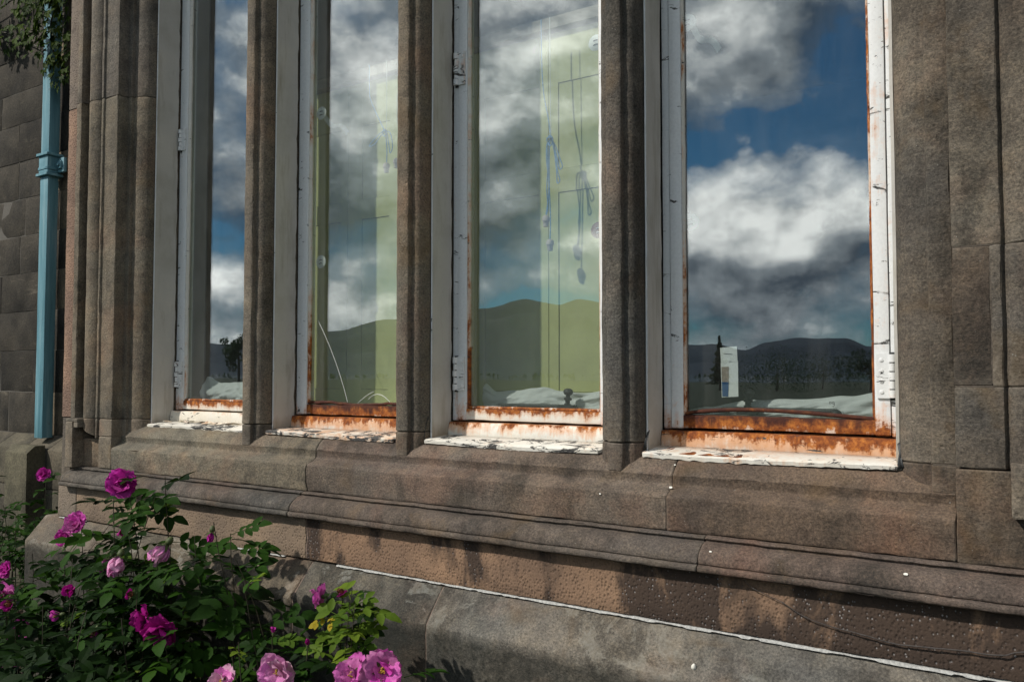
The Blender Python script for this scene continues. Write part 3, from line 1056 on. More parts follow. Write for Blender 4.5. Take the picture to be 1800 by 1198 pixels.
# return wall of the bay and the set-back wall with the drainpipe
mu = empty("return_wall", (-2.9, 1.0, 0.0), house)
z = -1.6
while z < 2.95:
    for ya, yb in ((0.203, 0.75), (0.753, 1.30), (1.303, 1.845)):
        block("stone", -2.95, -2.70, ya, yb, z, min(z + 0.32, 3.0), M["ashlar"], mu, tint((0.09, 0.08, 0.065, 1)), step=0.16, seg=0.16)
    z += 0.323
mu = empty("back_wall", (-6.5, 1.95, 0.0), house)
zl = [-0.487, -0.146, 0.194, 0.520, 0.843, 1.162, 1.480, 1.800, 2.126, 2.410, 2.710, 3.015, 3.34, 3.66, 3.98, 4.30, 4.62, 4.95]
for j, (z0, z1) in enumerate(zip(zl, zl[1:])):
    x = -9.4 + 0.31 * (j % 3)
    x = -9.6
    first = True
    while x < -2.96:
        w = random.uniform(0.48, 0.95) if not first else random.uniform(0.3, 0.9)
        first = False
        x1 = min(x + w, -2.955)
        if x1 > -3.3:
            x1 = -2.955
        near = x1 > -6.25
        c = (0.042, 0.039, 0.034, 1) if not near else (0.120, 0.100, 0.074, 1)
        k = random.uniform(0.7, 1.35)
        dy = random.uniform(-0.003, 0.003)
        block("stone", x + 0.003, x1 - 0.003, 1.85 + dy, 2.1, z0 + 0.003, z1 - 0.003, M["ashlar"], mu, (c[0] * k, c[1] * k, c[2] * k, 1), step=0.11, seg=0.11, bev=0.003, jit=0.003)
        x = x1
bk = Mesh()
bk.box(-9.6, -2.97, 1.8535, 2.0, -1.6, 4.94)
bk.done("joint_mortar", mat_mortar("grey_joint_mortar", (0.15, 0.14, 0.125)), mu, None, 0)
x = -9.6
bp = [(1.84, -0.488), (1.70, -0.585), (1.70, -0.88), (2.05, -0.88), (2.05, -0.488)]
for w in (0.9, 0.8, 0.75, 0.42, 0.35, 0.52, 0.7, 0.8, 0.85, 0.56):
    prism("stone", bp, "x", x + 0.003, x + w - 0.003, M["ashlar"], mu, tint((0.10, 0.092, 0.074, 1), 0.2), step=0.1, seg=0.08, bev=0.006)
    prism("stone", [(1.701, -0.886), (1.701, -1.6), (2.05, -1.6), (2.05, -0.886)], "x", x + 0.2, x + w + 0.194, M["ashlar"], mu, tint((0.075, 0.070, 0.058, 1), 0.2), step=0.15, seg=0.15, bev=0.006)
    x += w
prism("stone", [(1.62, -0.488 - 0.06), (1.56, -0.60), (1.56, -1.6), (1.697, -1.6), (1.697, -0.55)], "x", -6.72, -6.40, M["ashlar"], mu, (0.085, 0.082, 0.062, 1), step=0.1, seg=0.1, bev=0.006)

# ------------------------------------------------------------------ windows
WLAB = ["leftmost tall window, rust runs on its bottom rail and flaked white sill",
        "second window from the drainpipe, cracked pane and dark rusted bottom rail",
        "third window, hinged casement with cream bottom rail over a white lead sill",
        "widest nearest window, hinge on the far stile, bottom rail eaten by rust"]
ZG = -0.094       # lower edge of the panes


def hinge(parent, x, zc, side, h=0.092, n=5, rusty=0.3):
    """a butt hinge: leaf with screws on the casement, knuckles at the joint"""
    g = Mesh()
    g.box(x, x + side * 0.024, 0.1385, 0.1425, zc - h / 2, zc + h / 2)
    for k in range(4):
        zz = zc - h * 0.36 + h * 0.24 * k
        g.lathe((x + side * 0.015, 0.1385, zz), (0, -1, 0), [(0, 0.0045), (0.0016, 0.004), (0.0024, 0.0015)], 8)
    for k in range(n):
        a = zc - h / 2 + h * k / n + 0.001
        b = zc - h / 2 + h * (k + 1) / n - 0.0012
        if k % 2 == 1:
            g.tube([(x - side * 0.005, 0.1395, a), (x - side * 0.005, 0.1395, b)], 0.0062, 10)
        else:
            g.tube([(x - side * 0.006, 0.1385, a), (x - side * 0.006, 0.1385, b)], 0.0070, 10)
            g.box(x - side * 0.006 - 0.004, x - side * 0.006 + 0.004, 0.139, 0.146, a, b)
    g.box(x - side * 0.0105, x - side * 0.0005, 0.1425, 0.1465, zc - h / 2 - 0.004, zc + h / 2 + 0.003, 1)  # dark backing strip, stands in for shade in the gap behind the knuckles
    return g.done("hinge", M["paint"], parent, (rusty, 0.62, 0.15, 1), 40, [M["iron"]])


def jagged_board(name, x, y0, y1, z0f, z1, thick, mat, parent, seed):
    """painted reveal lining: its back edge and foot are ragged"""
    v, f = [], []
    n = 110
    for i in range(n + 1):
        t = i / n
        for k, yy in enumerate((y0, y0 + (y1 - y0) * .33, y0 + (y1 - y0) * .66, y1)):
            zb = z0f(yy)
            z = zb + (z1 - zb) * t
            e = 0.0
            if k == 3:
                e = -0.0045 - (0.0048 if 7 < seed < 17 else 0.0025) * noise.noise(Vector((seed, z * 22, 0))) - 0.0016 * noise.noise(Vector((seed, z * 75, 5)))
            w = 0.0012 * noise.noise(Vector((seed + 4, z * 5, yy * 40)))
            v.append((x + w, yy + e, z + EZ))
    for i in range(n):
        for k in range(3):
            a = i * 4 + k
            f.append((a, a + 1, a + 5, a + 4))
    m2 = len(v)
    v += [(p[0] - thick, p[1], p[2]) for p in v]
    f += [(q[3] + m2, q[2] + m2, q[1] + m2, q[0] + m2) for q in f]
    for i in range(n):
        for k, fl in ((0, 0), (3, 1)):
            a, b = i * 4 + k, (i + 1) * 4 + k
            f.append((a, b, b + m2, a + m2) if not fl else (b, a, a + m2, b + m2))
    return mk(name, v, f, mat, parent, None, 40)


wins = []
for k in range(4):
    xl = MX[k] + 0.050
    xr = MX[k + 1] - 0.050
    win = empty("window", ((xl + xr) / 2, 0.15, EZ - 0.186), house)
    win["label"] = WLAB[k]
    wins.append(win)
    rl = [0.60, 0.80, 0.52, 0.78][k]          # rust on the bottom rail
    # painted linings
    foot = lambda y: -0.178 + (y - 0.03) * 0.14
    jagged_board("reveal_lining", xl + 0.007, 0.057, 0.1445, foot, HEAD, 0.006, M["reveal"], win, 3.1 + 5 * k)
    jagged_board("reveal_lining", xr - 0.001, 0.057, 0.1445, foot, HEAD, 0.006, M["reveal"], win, 4.7 + 5 * k)
    fx0, fx1 = xl + 0.008, xr - 0.008
    # fixed frame
    prism("frame_stile", [(fx0, 0.1475), (fx0 + 0.018, 0.1475), (fx0 + 0.018, 0.195), (fx0, 0.195)], "z", -0.128, HEAD, M["paint"], win, (0.26, 0.56, 0.10, 1), step=0.05, seg=0.02, bev=0.0015, jit=0.0006)
    prism("frame_stile", [(fx1 - 0.018, 0.1475), (fx1, 0.1475), (fx1, 0.195), (fx1 - 0.018, 0.195)], "z", -0.128, HEAD, M["paint"], win, (0.28 if k < 3 else 0.37, 0.60, 0.14, 1), step=0.05, seg=0.02, bev=0.0015, jit=0.0006)
    prism("frame_sill", [(0.125, -0.1705), (0.125, -0.150), (0.130, -0.1300), (0.195, -0.1300), (0.195, -0.1705)], "x", fx0, fx1, M["rail"], win,
          [(0.25, 0.62, 0.55, 0.9), (0.56, 0.52, 0.35, 0.80), (0.44, 0.48, 0.35, 0.88), (0.54, 0.60, 0.35, 0.72)][k], step=0.02, seg=0.01, bev=0.002, jit=0.0011)
    # casement
    cx0, cx1 = fx0 + 0.0195, fx1 - 0.0195
    gx0, gx1 = cx0 + 0.029, cx1 - 0.029
    cy = 0.1435
    prism("casement_stile", [(cx0, cy), (gx0, cy), (gx0, cy + 0.034), (cx0, cy + 0.034)], "z", -0.1255, HEAD, M["paint"], win, (0.24, 0.52, 0.12, 1), step=0.05, seg=0.02, bev=0.0018, jit=0.0006)
    prism("casement_stile", [(gx1, cy), (cx1, cy), (cx1, cy + 0.034), (gx1, cy + 0.034)], "z", -0.1255, HEAD, M["paint"], win, (0.26 if k < 3 else 0.36, 0.56, 0.14, 1), step=0.05, seg=0.02, bev=0.0018, jit=0.0006)
    prism("casement_rail", [(cy + 0.0005, -0.1240), (cy + 0.0005, ZG), (cy + 0.034, ZG), (cy + 0.034, -0.1240)], "x", gx0 - 0.002, gx1 + 0.002, M["rail"], win,
          (rl, 0.40, 0.25 if k != 2 else 0.35, 1), step=0.015, seg=0.008, bev=0.002, jit=0.001 + 0.0006 * (k in (1, 3)))
    # putty beads round the glass
    for nm, xa, xb in (("bead", gx0 + 0.0004, gx0 + 0.006), ("bead", gx1 - 0.006, gx1 - 0.0004)):
        left = xa < (gx0 + gx1) / 2
        pr = [(xa, cy + 0.003), (xb, cy + 0.010), (xb, cy + 0.016), (xa, cy + 0.016)] if left else [(xa, cy + 0.010), (xb, cy + 0.003), (xb, cy + 0.016), (xa, cy + 0.016)]
        lv = {0: (0.24, 0.28), 1: (0.42, 0.36), 2: (0.46, 0.38), 3: (0.42, 0.60)}[k][0 if left else 1]
        prism(nm, pr, "z", ZG + 0.001, HEAD, M["bead"], win, (lv, 0.5, 0.25, 1), step=0.02, seg=0.006, bev=0.001, jit=0.0011)
    # rusted bottom bead: sprung up in the last window
    pts = []
    for i in range(41):
        t = i / 40
        xx = gx0 + 0.003 + (gx1 - gx0 - 0.006) * t
        if k == 3:
            zz = ZG + 0.002 + 0.0125 * math.sin(math.pi * min(1, t * 1.02) ** 0.75)
        elif k == 1:
            zz = ZG + 0.004 + 0.003 * math.sin(t * 9) + 0.003 * noise.noise(Vector((t * 14, 0, 0)))
        else:
            zz = ZG + 0.003 + 0.0012 * noise.noise(Vector((t * 20, k, 0)))
        pts.append((xx, cy + 0.0085, zz))
    tube("bead", pts, [0.0042 + 0.0018 * abs(noise.noise(Vector((i * .9, k, 2)))) for i in range(41)], M["paint"], win, 8, ([0.50, 0.92, 0.52, 0.85][k], 0.45, 0.2, 1))
    # pane
    g = Mesh()
    g.box(gx0 - 0.004, gx1 + 0.004, cy + 0.0165, cy + 0.0195, ZG - 0.004, HEAD)
    g.done("pane", M["glass"], win, None, 0)
    # window head
    prism("frame_head", [(0.1475, HEAD - 0.045), (0.195, HEAD - 0.045), (0.195, HEAD - 0.001), (0.1475, HEAD - 0.001)], "x", fx0 + 0.019, fx1 - 0.019, M["paint"], win, (0.1, 0.4, 0.05, 1), step=0.06, seg=0.02, bev=0.0015)
    # lead-dressed outer sill
    rag = lambda t, s: 0.0022 * noise.noise(Vector((t * 30, s, k))) + 0.0014 * noise.noise(Vector((t * 90, s, k + 9)))
    v, f = [], []
    n = 70
    sx0, sx1 = xl - 0.010, xr + 0.008
    for i in range(n + 1):
        t = i / n
        xx = sx0 + (sx1 - sx0) * t
        off = 0.012 if t < 0.02 or t > 0.985 else 0
        dip = 0.002 * math.sin(t * 5 + k) + rag(t, 1) * .5
        brk = 0.0
        if k == 0:
            brk = 0.012 * max(0, noise.noise(Vector((t * 17, 2, 2)))) + 0.012
        y_f = 0.028 + brk + rag(t, 2) + off
        for (yy, zz) in ((0.1245, -0.1665), (0.085, -0.1695 + dip * .3), (y_f + 0.004, -0.1745 + dip), (y_f, -0.1765 + dip), (y_f + 0.001, -0.1825 + dip * 1.2 + rag(t, 3) * .6), (y_f + 0.006, -0.1825 + dip)):
            v.append((xx + rag(t, 5) * .3, yy, zz + EZ))
    for i in range(n):
        for j in range(5):
            a = i * 6 + j
            f.append((a + 6, a + 7, a + 1, a))
    ls_ = mk("lead_sill", v, f, M["wood"], win, [(0.20, 0.74, 0.35, 0.9), (0.38, 0.74, 0.40, 0.80), (0.26, 0.72, 0.30, 0.90), (0.32, 0.66, 0.35, 0.85)][k], 40)
    so = ls_.modifiers.new("thickness", "SOLIDIFY")
    so.thickness = 0.0015
    so.offset = -1
    # bare paint line where lining meets stone
    v, f = [], []
    for i in range(161):
        zz = -0.172 + (HEAD + 0.172) * i / 160
        w_ = 0.0022 + 0.0022 * noise.noise(Vector((zz * 26, k, 4))) + 0.001 * noise.noise(Vector((zz * 90, k, 7)))
        for dx, dy in ((0.0, 0.0), (max(0.0004, w_), 0.0004), (max(0.0004, w_), 0.0024), (0.0, 0.0024)):
            v.append((xl + 0.0035 + dx, 0.0545 + dy, zz + EZ))
    for i in range(160):
        for j in range(4):
            a = i * 4 + j
            b = i * 4 + (j + 1) % 4
            f.append((a, b, b + 4, a + 4))
    mk("paint_edge", v, f, M["paint"], win, (0.05, 0.5, 0.1, 1), 40)

# (its sheet is thin)
# rusty left half of the last window's sill, over the white one
v, f = [], []
for i in range(31):
    t = i / 30
    xx = -0.690 + 0.235 * t
    e = 0.030 * max(0.0, abs(t * 2 - 1) - 0.55)
    for yy, zz in ((0.1225, -0.1645), (0.085, -0.1675), (0.036 + e + 0.004 * noise.noise(Vector((t * 12, 0, 4))), -0.1722)):
        v.append((xx, yy, zz + EZ + 0.002 * math.sin(((xx - (MX[3] + 0.04)) / 0.54) * 5 + 3)))
for i in range(30):
    for j in range(2):
        a = i * 3 + j
        f.append((a + 3, a + 4, a + 1, a))
mk("rust_scale", v, f, M["wood"], wins[3], (0.86, 0.36, 0.8, 1), 40)

hinge(wins[0], MX[0] + 0.050 + 0.0275, 0.842, 1, 0.078)
hinge(wins[0], MX[0] + 0.050 + 0.0275, -0.001, 1)
hinge(wins[2], MX[2] + 0.050 + 0.0275, 0.848, 1, rusty=0.40)
hinge(wins[2], MX[2] + 0.050 + 0.0275, 0.001, 1, rusty=0.22)
hinge(wins[3], MX[4] - 0.050 - 0.0275, -0.004, -1, 0.090, rusty=0.34)

# flaked paint lying on the first window's sill
for i in range(16):
    t = i / 16
    cxp = MX[0] + 0.10 + 0.36 * t + random.uniform(-.01, .01)
    cyp = random.uniform(0.075, 0.118)
    r = random.uniform(0.012, 0.026)
    base = Vector((cxp, cyp, -0.1675 + EZ))
    pts = [base + Vector((math.cos(a) * r * random.uniform(.6, 1.2) * 1.5, math.sin(a) * r * 0.4, random.uniform(0.0, 0.009))) for a in [q * math.pi / 3 for q in range(6)]]
    pts.append(base + Vector((0, 0, 0.003)))
    mk("paint_flake", pts, [(a, (a + 1) % 6, 6) for a in range(6)], M["wood"], wins[0], (random.choice((0.15, 0.3, 0.5)), 0.4, random.uniform(.1, .8), 1), 0)


def stay(win, xa, xb, xp, z, rust):
    """casement stay lying along the bottom rail with its peg knob"""
    g = Mesh()
    g.tube([(xa, 0.205, z), (xa + 0.01, 0.2, z + 0.003), (xb - 0.012, 0.2, z + 0.003), (xb, 0.2, z + 0.001)], 0.0048, 8)
    g.box(xp - 0.022, xp + 0.022, 0.188, 0.212, z - 0.009, z + 0.006)
    g.lathe((xp, 0.2, z + 0.004), (0.08, 0, 1), [(0, 0.009), (0.006, 0.009), (0.007, 0.006), (0.014, 0.0065), (0.016, 0.0105), (0.021, 0.0105), (0.023, 0.006),
                                              (0.028, 0.006), (0.031, 0.011), (0.037, 0.0135), (0.043, 0.011), (0.046, 0.004)], 14)
    for xq in (xa + 0.006, xb - 0.004):
        g.lathe((xq, 0.2, z - 0.007), (0, 0, 1), [(0, 0.012), (0.006, 0.012), (0.011, 0.008), (0.014, 0.003)], 10)
    return g.done("casement_stay", M["iron"], win, None, 40)


stay(wins[2], -1.225, -0.985, -1.008, -0.087, 0)
stay(wins[3], -0.600, -0.345, -0.540, -0.083, 0)

# the cracked pane: bright fracture lines in the second window
def fracture(pts, w):
    g = Mesh()
    g.tube([(p[0], 0.1588, p[1]) for p in pts], w, 5)
    g.done("glass_crack", M["white"], wins[1], None, 40)


def crv(p, n=14):
    out = []
    for i in range(n + 1):
        t = i / n
        a = (1 - t) ** 2
        b = 2 * t * (1 - t)
        c = t * t
        out.append((a * p[0][0] + b * p[1][0] + c * p[2][0], a * p[0][1] + b * p[1][1] + c * p[2][1]))
    return out


fracture(crv([(-1.874, 0.168), (-1.79, 0.045), (-1.745, -0.085)]), 0.0008)
fracture(crv([(-1.660, -0.075), (-1.62, -0.040), (-1.572, -0.086)]), 0.0007)
fracture(crv([(-1.703, -0.088), (-1.675, -0.066), (-1.640, -0.052)]), 0.0007)

# ------------------------------------------------------------------ room behind the windows
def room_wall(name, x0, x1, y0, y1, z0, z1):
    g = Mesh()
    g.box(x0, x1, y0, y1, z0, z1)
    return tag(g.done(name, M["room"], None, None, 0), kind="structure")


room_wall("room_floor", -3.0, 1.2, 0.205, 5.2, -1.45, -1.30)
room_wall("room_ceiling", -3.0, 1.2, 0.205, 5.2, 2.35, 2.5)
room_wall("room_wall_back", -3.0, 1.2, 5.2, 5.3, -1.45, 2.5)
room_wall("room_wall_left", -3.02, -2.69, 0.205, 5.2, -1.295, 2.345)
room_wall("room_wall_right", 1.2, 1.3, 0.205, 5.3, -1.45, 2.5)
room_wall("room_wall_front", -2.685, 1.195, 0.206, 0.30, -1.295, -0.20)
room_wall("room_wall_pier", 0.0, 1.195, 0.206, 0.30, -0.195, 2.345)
# inner window board
g = Mesh()
g.box(-2.56, -0.21, 0.197, 0.302, -0.125, -0.100)
tag(g.done("window_board", M["oak"], None, None, 0), "pale wooden board inside under the panes", "window board")

# pale green panelled shutters standing behind the two middle windows
shut = empty("panelled_shutters", (-1.5, 0.33, EZ - 0.099))
tag(shut, "pale green panelled shutters closed behind the two middle windows", "shutters")
lx = [-2.20, -1.884, -1.640, -1.366, -1.118, -0.815]
for i, (xa, xb) in enumerate(zip(lx, lx[1:])):
    xa += 0.0012
    xb -= 0.0012
    st = 0.062 if i in (1, 2) else 0.030
    zs = [(-0.099, -0.050), (0.504, 0.568), (0.812, 0.955)]
    g = Mesh()
    g.box(xa, xa + st, 0.296, 0.321, -0.099, 0.955)
    g.box(xb - st, xb, 0.296, 0.321, -0.099, 0.955)
    for za, zb in zs:
        g.box(xa + st + .0003, xb - st - .0003, 0.2962, 0.3208, za, zb)
    lf = g.done("leaf", M["green"], shut, None, 0)
    for za, zb in ((-0.050, 0.504), (0.568, 0.812)):
        q = Mesh()
        q.box(xa + st + 0.0015, xb - st - 0.0015, 0.2985, 0.315, za + 0.0015, zb - 0.0015)
        q.done("panel", M["green"], lf, None, 0)
g = Mesh()
g.box(-2.20, -0.815, 0.276, 0.321, 0.962, 0.994)
g.done("top_rail", M["toprail"], shut, None, 0)


# pull cords knotted up, with wooden acorn toggles
def acorn(parent, p):
    g = Mesh()
    g.lathe((p[0], p[1], p[2]), (0, 0, 1), [(-0.016, 0.004), (-0.015, 0.0075), (-0.002, 0.0085), (0.0, 0.0105), (0.008, 0.0110), (0.014, 0.0075), (0.016, 0.003)], 14)
    g.done("toggle", M["toggle"], parent, None, 40)


def arc(pts, n=8):
    """smooth path through points"""
    P = [Vector(p) for p in pts]
    out = []
    for i in range(len(P) - 1):
        p0, p1, p2, p3 = P[max(i - 1, 0)], P[i], P[i + 1], P[min(i + 2, len(P) - 1)]
        for k in range(n):
            t = k / n
            out.append(0.5 * ((2 * p1) + (p2 - p0) * t + (2 * p0 - 5 * p1 + 4 * p2 - p3) * t * t + (3 * p1 - p0 - 3 * p2 + p3) * t ** 3))
    out.append(P[-1])
    return out


YC = 0.226
c3 = empty("pull_cord", (-1.075, YC, EZ + 0.33))
tag(c3, "long looped pull cord with two toggles hanging in the third window", "pull cord", "blind pull cords")
tube("cord", arc([(-1.100, YC, 0.968), (-1.098, YC, 0.84), (-1.092, YC, 0.76), (-1.078, YC, 0.69), (-1.070, YC, 0.632)]), 0.0017, M["cord"], c3, 6)
tube("cord", arc([(-1.073, YC, 0.968), (-1.072, YC, 0.80), (-1.070, YC, 0.635)]), 0.0011, M["white"], c3, 5)
tube("cord", arc([(-1.068, YC - .004, 0.632), (-1.082, YC, 0.622), (-1.084, YC, 0.580), (-1.077, YC, 0.520), (-1.079, YC, 0.470), (-1.086, YC, 0.430)]), 0.0017, M["cord"], c3, 6)
tube("cord", arc([(-1.069, YC - .005, 0.634), (-1.079, YC - .004, 0.615), (-1.078, YC - .003, 0.560), (-1.082, YC - .002, 0.500), (-1.080, YC, 0.448), (-1.086, YC, 0.425)]), 0.0016, M["cord"], c3, 6)
tube("cord", arc([(-1.068, YC - .006, 0.634), (-1.072, YC - .006, 0.60), (-1.073, YC - .004, 0.50), (-1.072, YC, 0.42), (-1.0735, YC, 0.362)]), 0.0017, M["cord"], c3, 6)
tube("cord", arc([(-1.067, YC - .004, 0.634), (-1.055, YC, 0.610), (-1.042, YC, 0.575), (-1.035, YC, 0.555), (-1.043, YC, 0.548), (-1.050, YC, 0.575), (-1.058, YC, 0.605), (-1.066, YC, 0.630)]), 0.0017, M["cord"], c3, 6)
tube("cord", arc([(-1.067, YC - .004, 0.632), (-1.057, YC, 0.600), (-1.050, YC, 0.545), (-1.043, YC, 0.518), (-1.051, YC, 0.512), (-1.053, YC, 0.545), (-1.060, YC, 0.600), (-1.068, YC, 0.628)]), 0.0017, M["cord"], c3, 6)
g = Mesh()
for a in range(3):
    g.tube(arc([(-1.079, YC - .008, 0.627 + a * .004), (-1.068, YC - .011, 0.640 - a * .003), (-1.060, YC - .007, 0.630), (-1.066, YC - .009, 0.612), (-1.075, YC - .006, 0.618 + a * .003)]), 0.0016, 6)
g.done("knot", M["cord"], c3, None, 40)
acorn(c3, (-1.086, YC, 0.412))
acorn(c3, (-1.0735, YC, 0.346))
c2 = empty("pull_cord", (-1.65, YC, EZ + 0.62))
tag(c2, "short knotted pull cord beside the mullion in the second window", "pull cord", "blind pull cords")
tube("cord", arc([(-1.728, YC, 0.972), (-1.727, YC, 0.90), (-1.722, YC, 0.862), (-1.690, YC, 0.80), (-1.660, YC, 0.748)]), 0.0017, M["cord"], c2, 6)
tube("cord", arc([(-1.657, YC, 0.972), (-1.655, YC, 0.85), (-1.655, YC, 0.745)]), 0.0009, M["white"], c2, 5)
tube("cord", arc([(-1.657, YC - .004, 0.745), (-1.675, YC - .004, 0.738), (-1.700, YC - .003, 0.716), (-1.722, YC - .003, 0.712), (-1.715, YC - .004, 0.722), (-1.685, YC - .004, 0.742), (-1.662, YC - .004, 0.752)]), 0.0016, M["cord"], c2, 6)
tube("cord", arc([(-1.655, YC - .004, 0.745), (-1.653, YC, 0.69), (-1.654, YC, 0.652)]), 0.0017, M["cord"], c2, 6)
tube("cord", arc([(-1.655, YC - .005, 0.747), (-1.640, YC, 0.742), (-1.630, YC, 0.70), (-1.640, YC, 0.68), (-1.646, YC, 0.71), (-1.653, YC, 0.742)]), 0.0016, M["cord"], c2, 6)
g = Mesh()
for a in range(3):
    g.tube(arc([(-1.666, YC - .007, 0.742 + a * .004), (-1.656, YC - .010, 0.753 - a * .003), (-1.648, YC - .006, 0.745), (-1.655, YC - .008, 0.732), (-1.664, YC - .005, 0.738)]), 0.0015, 6)
g.done("knot", M["cord"], c2, None, 40)
acorn(c2, (-1.655, YC, 0.636))
acorn(c2, (-1.640, YC + 0.03, 0.655))


# round pads stuck on the glass, with a strap behind
def pad(label, x, z, dark, strap):
    o = empty("suction_pad", (x, 0.166, z + EZ - 0.02))
    tag(o, label, "suction pad", "round pads stuck to the panes")
    g = Mesh()
    g.lathe((x, 0.1665, z), (0, 1, 0), [(0, 0.0195), (0.0008, 0.0210), (0.002, 0.0200), (0.0032, 0.0120)], 22)
    g.done("disc", M["wilt"] if dark else M["white"], o, None, 40)
    h = Mesh()
    for dz in (-0.0055, 0.0055):
        h.tube([(x - 0.006, 0.1658, z + dz - 0.001), (x, 0.1655, z + dz + 0.0006), (x + 0.006, 0.1658, z + dz)], 0.0014, 6)
    h.done("slot", M["white"] if dark else M["ink"], o, None, 40)
    if strap:
        v, f = [], []
        for i in range(13):
            t = i / 12
            c = Vector((x + 0.012 + 0.045 * t, 0.171 + 0.055 * t, z - 0.012 - 0.050 * t - 0.012 * math.sin(t * 6)))
            for s in (-1, 1):
                v.append(c + Vector((0.005 * s, 0, 0.006 * s + EZ)))
        for i in range(12):
            f.append((i * 2, i * 2 + 1, i * 2 + 3, i * 2 + 2))
        n = len(v)
        v += [Vector(q) + Vector((0, 0.0015, 0)) for q in v]
        f += [tuple(reversed([j + n for j in q])) for q in f]
        mk("strap", v, f, M["white"], o, None, 40)


pad("white slotted pad on the second window's glass, the upper one", -1.877, 0.829, False, True)
pad("white slotted pad on the second window's glass, the lower one", -1.873, 0.354, False, False)
pad("clear pad high on the third window beside the mullion", -0.905, 0.840, False, True)
pad("dark ringed pad low on the third window beside the mullion", -0.900, 0.361, True, False)
pad("chipped white pad at the top of the nearest window's glass", -0.663, 0.834, False, True)
pad("white pad halfway up the nearest window's glass", -0.660, 0.357, False, False)

# paper strip stuck to the last pane
pp = empty("paper_strip", (-0.57, 0.166, EZ - 0.052))
tag(pp, "white paper strip with tan and blue blocks stuck on the nearest pane", "paper")
def quad(name, pts, y, mat, parent, th=0.0004):
    v = [(x, y, z + EZ) for x, z in pts] + [(x, y + th, z + EZ) for x, z in pts]
    return mk(name, v, [(0, 1, 2, 3), (7, 6, 5, 4), (0, 4, 5, 1), (1, 5, 6, 2), (2, 6, 7, 3), (3, 7, 4, 0)], mat, parent, None, 0)


quad("sheet", [(-0.592, 0.060), (-0.553, 0.063), (-0.552, 0.028), (-0.590, 0.026)], 0.1667, M["paper"], pp)
quad("sheet", [(-0.591, 0.027), (-0.551, 0.030), (-0.551, -0.051), (-0.589, -0.053)], 0.1672, M["paper"], pp)
quad("tan_block", [(-0.589, 0.016), (-0.572, 0.017), (-0.5725, -0.018), (-0.5885, -0.018)], 0.1666, M["paper_tan"], pp)
quad("blue_block", [(-0.5885, -0.0185), (-0.5725, -0.0185), (-0.574, -0.051), (-0.5875, -0.0512)], 0.1666, M["paper_blue"], pp)
g = Mesh()
g.tube([(-0.584, 0.1664, 0.047), (-0.574, 0.1662, 0.0455), (-0.563, 0.1662, 0.0445)], 0.0006, 5)
g.tube([(-0.571, 0.1664, 0.0275), (-0.567, 0.1662, 0.029)], 0.0005, 5)
g.done("pen_mark", M["ink"], pp, None, 40)


# crumpled white sheeting along the foot of the panes
def sheeting(name, label, x0, x1, topf, seed, y=0.21):
    v, f = [], []
    NX, NZ = 110, 24
    for i in range(NX + 1):
        t = i / NX
        x = x0 + (x1 - x0) * t
        top = topf(t) + 0.003 * noise.noise(Vector((t * 9, seed, 0)))
        for j in range(NZ + 1):
            s = j / NZ
            z = -0.098 + (top + 0.098) * s
            fold = 0.011 * noise.noise(Vector((t * 2.2 + s * 1.2, s * 1.6, seed))) + 0.005 * noise.noise(Vector((t * 7 - s * 4, s * 3, seed + 3)))
            crease = 0.0030 * math.sin(s * 5.5 + t * 3 + seed) - 0.013 * abs(noise.noise(Vector((t * 6 + s * 1.5, s * 2.2 - t * 2, seed + 8)))) - 0.006 * abs(noise.noise(Vector((t * 14 - s * 3, s * 5, seed + 2))))
            v.append((x, y + fold + crease * (1 - s * .5) + 0.010 * (1 - s) * (1 - s) + 0.022 * s * s - 0.012, z + EZ))
    for i in range(NX):
        for j in range(NZ):
            a = i * (NZ + 1) + j
            f.append((a, a + NZ + 1, a + NZ + 2, a + 1))
    o = mk(name, v, f, M["cloth"], None, None, 60)
    so = o.modifiers.new("thickness", "SOLIDIFY")
    so.thickness = 0.0012
    return tag(o, label, "sheeting", "white sheeting along the panes")


def poly(ps):
    def fn(t):
        for (a, b), (c, d) in zip(ps, ps[1:]):
            if a <= t <= c:
                u = (t - a) / (c - a)
                u = u * u * (3 - 2 * u)
                return b + (d - b) * u
        return ps[-1][1]
    return fn


sheeting("white_sheeting", "clear crumpled sheeting at the foot of the leftmost window", -2.500, -2.15, poly([(0, -0.010), (0.25, -0.032), (0.5, -0.028), (1, -0.03)]), 1.0)
sheeting("white_sheeting", "white folded sheeting behind the stay of the third window", -1.285, -0.905, poly([(0, -0.026), (0.10, -0.050), (0.25, -0.045), (0.47, -0.036), (0.62, -0.044), (0.80, -0.050), (1, -0.040)]), 2.4, 0.225)
c4 = sheeting("white_sheeting", "white sheeting with black writing behind the nearest window", -0.700, -0.250, poly([(0, -0.090), (0.12, -0.078), (0.36, -0.060), (0.6, -0.056), (0.82, -0.048), (1, -0.036)]), 5.2, 0.235)
wr = Mesh()
def stroke(pts, w=0.0006):
    wr.tube([(p[0], 0.2085, p[1]) for p in pts], w, 5)
def ring(cx_, cz_, r, a0=0, a1=360):
    stroke([(cx_ + r * math.cos(math.radians(a)), cz_ + r * 1.1 * math.sin(math.radians(a))) for a in range(a0, a1 + 1, 30)])
ring(-0.3625, -0.0625, 0.0020)
ring(-0.3565, -0.0625, 0.0022)
stroke([(-0.3543, -0.0625), (-0.3538, -0.0680), (-0.3560, -0.0705), (-0.3590, -0.0695)])
stroke([(-0.3560, -0.0745), (-0.3525, -0.0765)])
stroke([(-0.3555, -0.0775), (-0.3520, -0.0795), (-0.3510, -0.0770)])
stroke([(-0.3510, -0.0735), (-0.3500, -0.0760)])
W[c4.name] = Vector(c4.location)
wr.done("writing", M["ink"], c4, None, 40)

